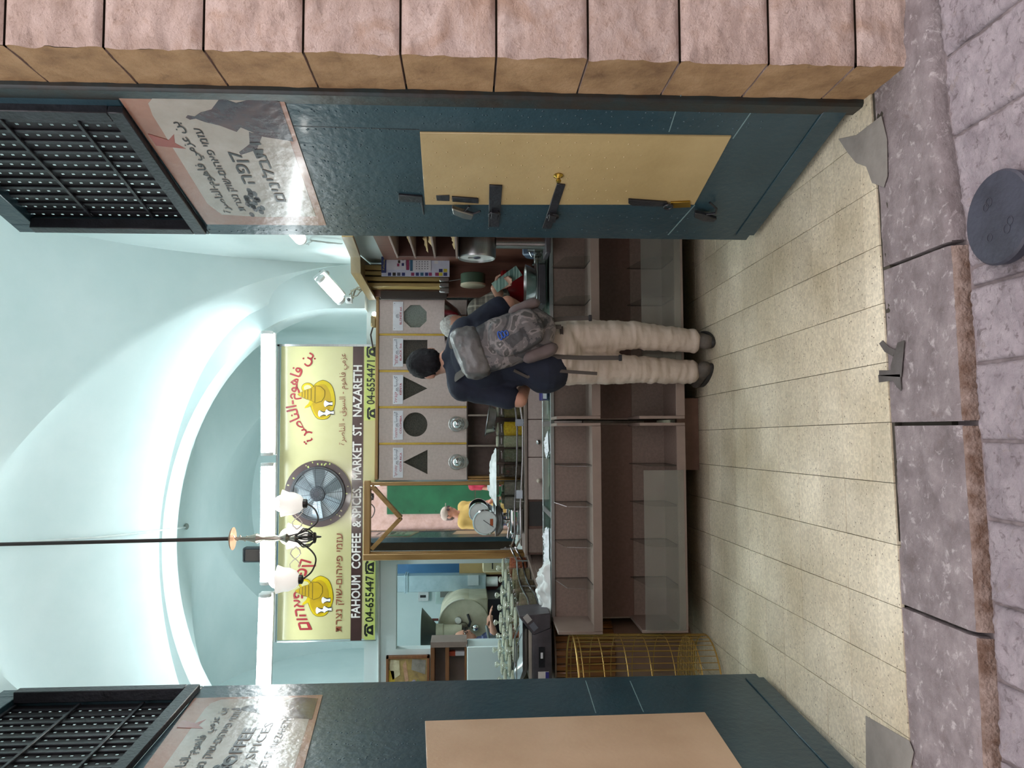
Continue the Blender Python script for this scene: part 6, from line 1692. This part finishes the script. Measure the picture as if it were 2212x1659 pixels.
def bpart(nm, c, r, m, par=None, wr=.006, vox=.009, sq=3.2):
    b = MB(); rs = []
    nseg = 9
    for k in range(nseg+1):
        v = -1+2*k/nseg; sc_ = (1-abs(v)**sq)**(1/sq) if abs(v) < 1 else .05; sc_ = max(sc_, .25)
        ring_ = []
        for j in range(24):
            a = 2*math.pi*j/24; cc, ss = math.cos(a), math.sin(a); qn = (abs(cc)**sq+abs(ss)**sq)**(-1/sq)
            ring_.append(bm_ @ Vector((c[0]+r[0]*cc*qn*sc_, c[1]+r[1]*ss*qn*sc_, c[2]+r[2]*v)))
        rs.append(ring_)
    b.rings(rs); return blob(nm, b, vox, m, par or bp_, 4, wr, (10,10,4), 5)
main_ = bpart('main_bag', (0,.0,-.01), (.135,.085,.25), CAMO)
bpart('top_flap', (.005,-.012,.205), (.145,.095,.085), mat('grey_sheen_fabric', '#6d6c6b', .35, c2='#4e4d4e', scale=9, bump=.6, bscale=22), None, .014)
bpart('front_pocket', (.01,-.095,-.05), (.105,.04,.15), CAMO, main_)
bpart('side_pocket', (-.125,-.02,-.13), (.035,.06,.10), mat('mauve_mesh', '#6a5d5c', .8), main_)
bpart('side_pocket', (.13,-.02,-.14), (.03,.06,.09), MATS['mauve_mesh'], main_)
# blue embroidered mark on the pocket
for k in range(3):
    MB().tube([bm_ @ Vector((.02+.022*math.cos(v)*(1-.2*k), -.137, .03-.018*k+.008*math.sin(v))) for v in [2*math.pi*j/14 for j in range(14)]], .0035, 5, closed=True).build('embroidered_mark', mat('blue_thread', '#2f5fc0', .6), bp_)
def strap(pts, w=.012, par=bp_, nm='strap'):
    pts = [Vector(p) for p in pts]; MB().tube(pts, w, 8, flat=(.25,1) if nm != 'strap' else (1,.25)).build(nm, STRAP, par)
strap([P(1180,693,4.04), P(1225,688,4.06), P(1272,687,4.06)]); strap([P(1185,770,4.05), P(1260,773,4.06), P(1340,773,4.07)]); strap([P(1170,798,4.07), P(1230,803,4.07), P(1290,807,4.07)], .009); strap([P(1150,705,3.98), P(1180,706,4.0), P(1212,706,4.03)], .012)
for (x, y) in ((1275, 687), (1340, 773)): MB().cbox(P(x, y, 4.06), (.034,.012,.018)).build('buckle', BLACK, bp_, bevel=.003)
strap([P(1000,745,4.12), P(975,742,4.20), P(968,740,4.30), P(985,735,4.40)], .03, bp_, 'shoulder_strap'); strap([P(1005,800,4.12), P(985,815,4.20), P(980,818,4.30), P(1000,820,4.40)], .026, bp_, 'shoulder_strap')
strap([P(1110,800,4.09), P(1140,815,4.10), P(1165,800,4.09)], .008)

# the shopkeeper behind the worktop, bent forward, counting notes
J = dict(head=P(988,706,5.47), neck=P(1022,702,5.56), chest=P(1075,706,5.58), pelvis=P(1160,710,5.45), shL=P(1036,668,5.52), shR=P(1036,748,5.54), elL=P(1082,640,5.44), wrL=P(1068,622,5.30), elR=P(1095,765,5.45), wrR=P(1120,740,5.36),
         hipL=P(1172,690,5.44), hipR=P(1172,730,5.44), knL=(.0,0,0), knR=(0,0,0), anL=(0,0,0), anR=(0,0,0), hem=.08)
for q in 'LR':
    h_ = J['hip'+q]; J['kn'+q] = Vector((h_.x, 5.44, .48)); J['an'+q] = Vector((h_.x, 5.46, .09))
CHK = plaid('checked_shirt', '#6a675d', '#4c4a44', '#a9a597')
DTR = mat('dark_trousers', '#2f3136', .8)
sk, SV, SFR = person('white-haired shopkeeper in a checked shirt bending over behind the counter', J, (.25,-.75,-.62), CHK, SKIN, HAIRW, 'short', 1.0, .011, 1.0, DTR, mat('black_shoe', '#1c1b1b', .5), lhand=((.35,-.25,-.75), (.2,.9,.1), .9))
hn = SV['wrL'] + Vector((.35,-.25,-.75)).normalized()*.08
NOTE = mat('striped_banknote', '#9fc0b4', .6, c2='#5d857c', scale=9, stretch=(.2,.2,6), lo=.45, hi=.55)
t = thing('banknotes', 'striped greenish banknotes fanned in the shopkeeper\'s hand', 'banknotes', hn)
pa, pb2 = P(1068, 622, 5.27), P(1122, 585, 5.24); d = (pb2-pa); L_ = d.length; d.normalize(); wv = Vector((d.z, 0, -d.x))
for k in range(4):
    o_ = Vector((0, -.002*k, 0)); w = .038-.002*k; dd = (d + wv*.02*(k-1.5)).normalized()
    MB().rings([[pa+o_+wv*w, pa+dd*L_+o_+wv*w, pa+dd*L_+o_-wv*w, pa+o_-wv*w], [pa+o_+wv*w+Vector((0,.0012,0)), pa+dd*L_+o_+wv*w+Vector((0,.0012,0)), pa+dd*L_+o_-wv*w+Vector((0,.0012,0)), pa+o_-wv*w+Vector((0,.0012,0))]]).build('note', NOTE, t)

# the roaster's operator in the back room
WYd = 7.15
J = dict(head=P(1003,1384,WYd), neck=P(1026,1392,WYd), chest=P(1062,1404,WYd+.03), pelvis=P(1130,1410,WYd+.05), shL=P(1037,1395,WYd+.19), shR=P(1040,1397,WYd-.16), elL=P(1062,1372,WYd+.2), wrL=P(1056,1350,WYd+.05), elR=P(1068,1374,WYd-.18), wrR=P(1063,1352,WYd-.16),
         hipL=P(1140,1410,WYd+.12), hipR=P(1140,1410,WYd-.04), knL=(0,0,0), knR=(0,0,0), anL=(0,0,0), anR=(0,0,0), ftL=(1,0,0), ftR=(1,0,0), hem=.08)
for q in 'LR':
    h_ = J['hip'+q]; J['kn'+q] = Vector((h_.x+.04, h_.y, .46)); J['an'+q] = Vector((h_.x, h_.y, .09))
wk, WV, WFR = person('man in glasses and blue plaid shirt tending the coffee roaster', J, (.95,-.12,-.22), plaid('blue_plaid', '#3a4468', '#262d4a', '#7d86a8'), SKIN2, HAIRG, 'short', .95, .012, .75, DTR, MATS['black_shoe'])
hd_, s_ = WV['head'], .95
sd = Vector((WFR[0][0], WFR[1][0], WFR[2][0])); fw_ = Vector((WFR[0][1], WFR[1][1], WFR[2][1])); uv_ = Vector((WFR[0][2], WFR[1][2], WFR[2][2]))
gl_ = MB()
for sgn in (-1, 1):
    c_ = hd_+sd*.034*sgn+fw_*.098+uv_*.010
    gl_.tube([c_+sd*.024*math.cos(v)+uv_*.018*math.sin(v) for v in [2*math.pi*k/14 for k in range(14)]], .003, 6, closed=True)
    gl_.tube([c_+sd*.024*sgn, hd_+sd*.078*sgn+fw_*.0+uv_*.012], .003, 6)
gl_.build('glasses', BLACK, wk)

# two passers-by in the lane, seen in the mirror
def stander(label, x, y, face, shirt, trous, hairm, hgt=1.8, sleeve=.5, arms=None):
    s = hgt/1.78; f = Vector(face).normalized(); sd = f.cross(Vector((0,0,1))); z0 = STREET_Z; o = Vector((x, y, z0))
    up = lambda z: Vector((0,0,z*s))
    J = dict(head=o+up(1.64)+f*.03, neck=o+up(1.48), chest=o+up(1.28), pelvis=o+up(.98), shL=o+up(1.43)-sd*.19*s, shR=o+up(1.43)+sd*.19*s, elL=o+up(1.14)-sd*.24*s, elR=o+up(1.14)+sd*.24*s,
             wrL=o+up(1.12)-sd*.17*s+f*.22, wrR=o+up(.92)+sd*.25*s+f*.1, hipL=o+up(.92)-sd*.09*s, hipR=o+up(.92)+sd*.09*s, knL=o+up(.5)-sd*.1*s+f*.02, knR=o+up(.5)+sd*.1*s+f*.02, anL=o+up(.09)-sd*.1*s, anR=o+up(.09)+sd*.1*s, hem=.14)
    return person(label, J, face, shirt, SKIN2, hairm, 'short', s, .014, sleeve, trous, MATS['black_shoe'])
ym, YV, YFR = stander('man in yellow shirt and pale cap, seen in the mirror', -1.25, .5, (.8,.5,-.05), mat('yellow_cotton', '#d6bd6a', .8), mat('blue_jeans', '#3b4660', .85), HAIRG, 1.86, .55)
hd_ = YV['head']; fm_ = YFR.copy()
sd = Vector((fm_[0][0], fm_[1][0], fm_[2][0])); fw_ = Vector((fm_[0][1], fm_[1][1], fm_[2][1])); uv_ = Vector((fm_[0][2], fm_[1][2], fm_[2][2]))
cp = MB().ball(hd_+uv_*.05-fw_*.005, (.094,.108,.075), 20, 12, fm_); cpo = cp.build('cap', mat('cap_fabric', '#c9c2b4', .8), ym)
MB().rings([[hd_+uv_*.05+fw_*.08+sd*.07*math.cos(v)+fw_*.09*max(0,math.sin(v)) for v in [math.pi*k/12 for k in range(13)]], [hd_+uv_*.058+fw_*.08+sd*.07*math.cos(v)+fw_*.09*max(0,math.sin(v)) for v in [math.pi*k/12 for k in range(13)]]]).build('peak', MATS['cap_fabric'], cpo)
gl_ = MB()
for sgn in (-1, 1): gl_.ball(hd_+sd*.034*sgn+fw_*.098+uv_*.012, (.03,.008,.022), 12, 8, fm_)
gl_.tube([hd_+sd*k*.03+fw_*.104+uv_*.018 for k in (-1,0,1)], .004, 6); gl_.build('sunglasses', BLACK, ym)
stander('person in pink shirt, partly seen at the mirror edge', -.80, -1.5, (-.3,.9,0), mat('pink_cotton', '#b8384f', .8), mat('dark_skirt', '#26242c', .8), HAIRB, 1.68, .5)
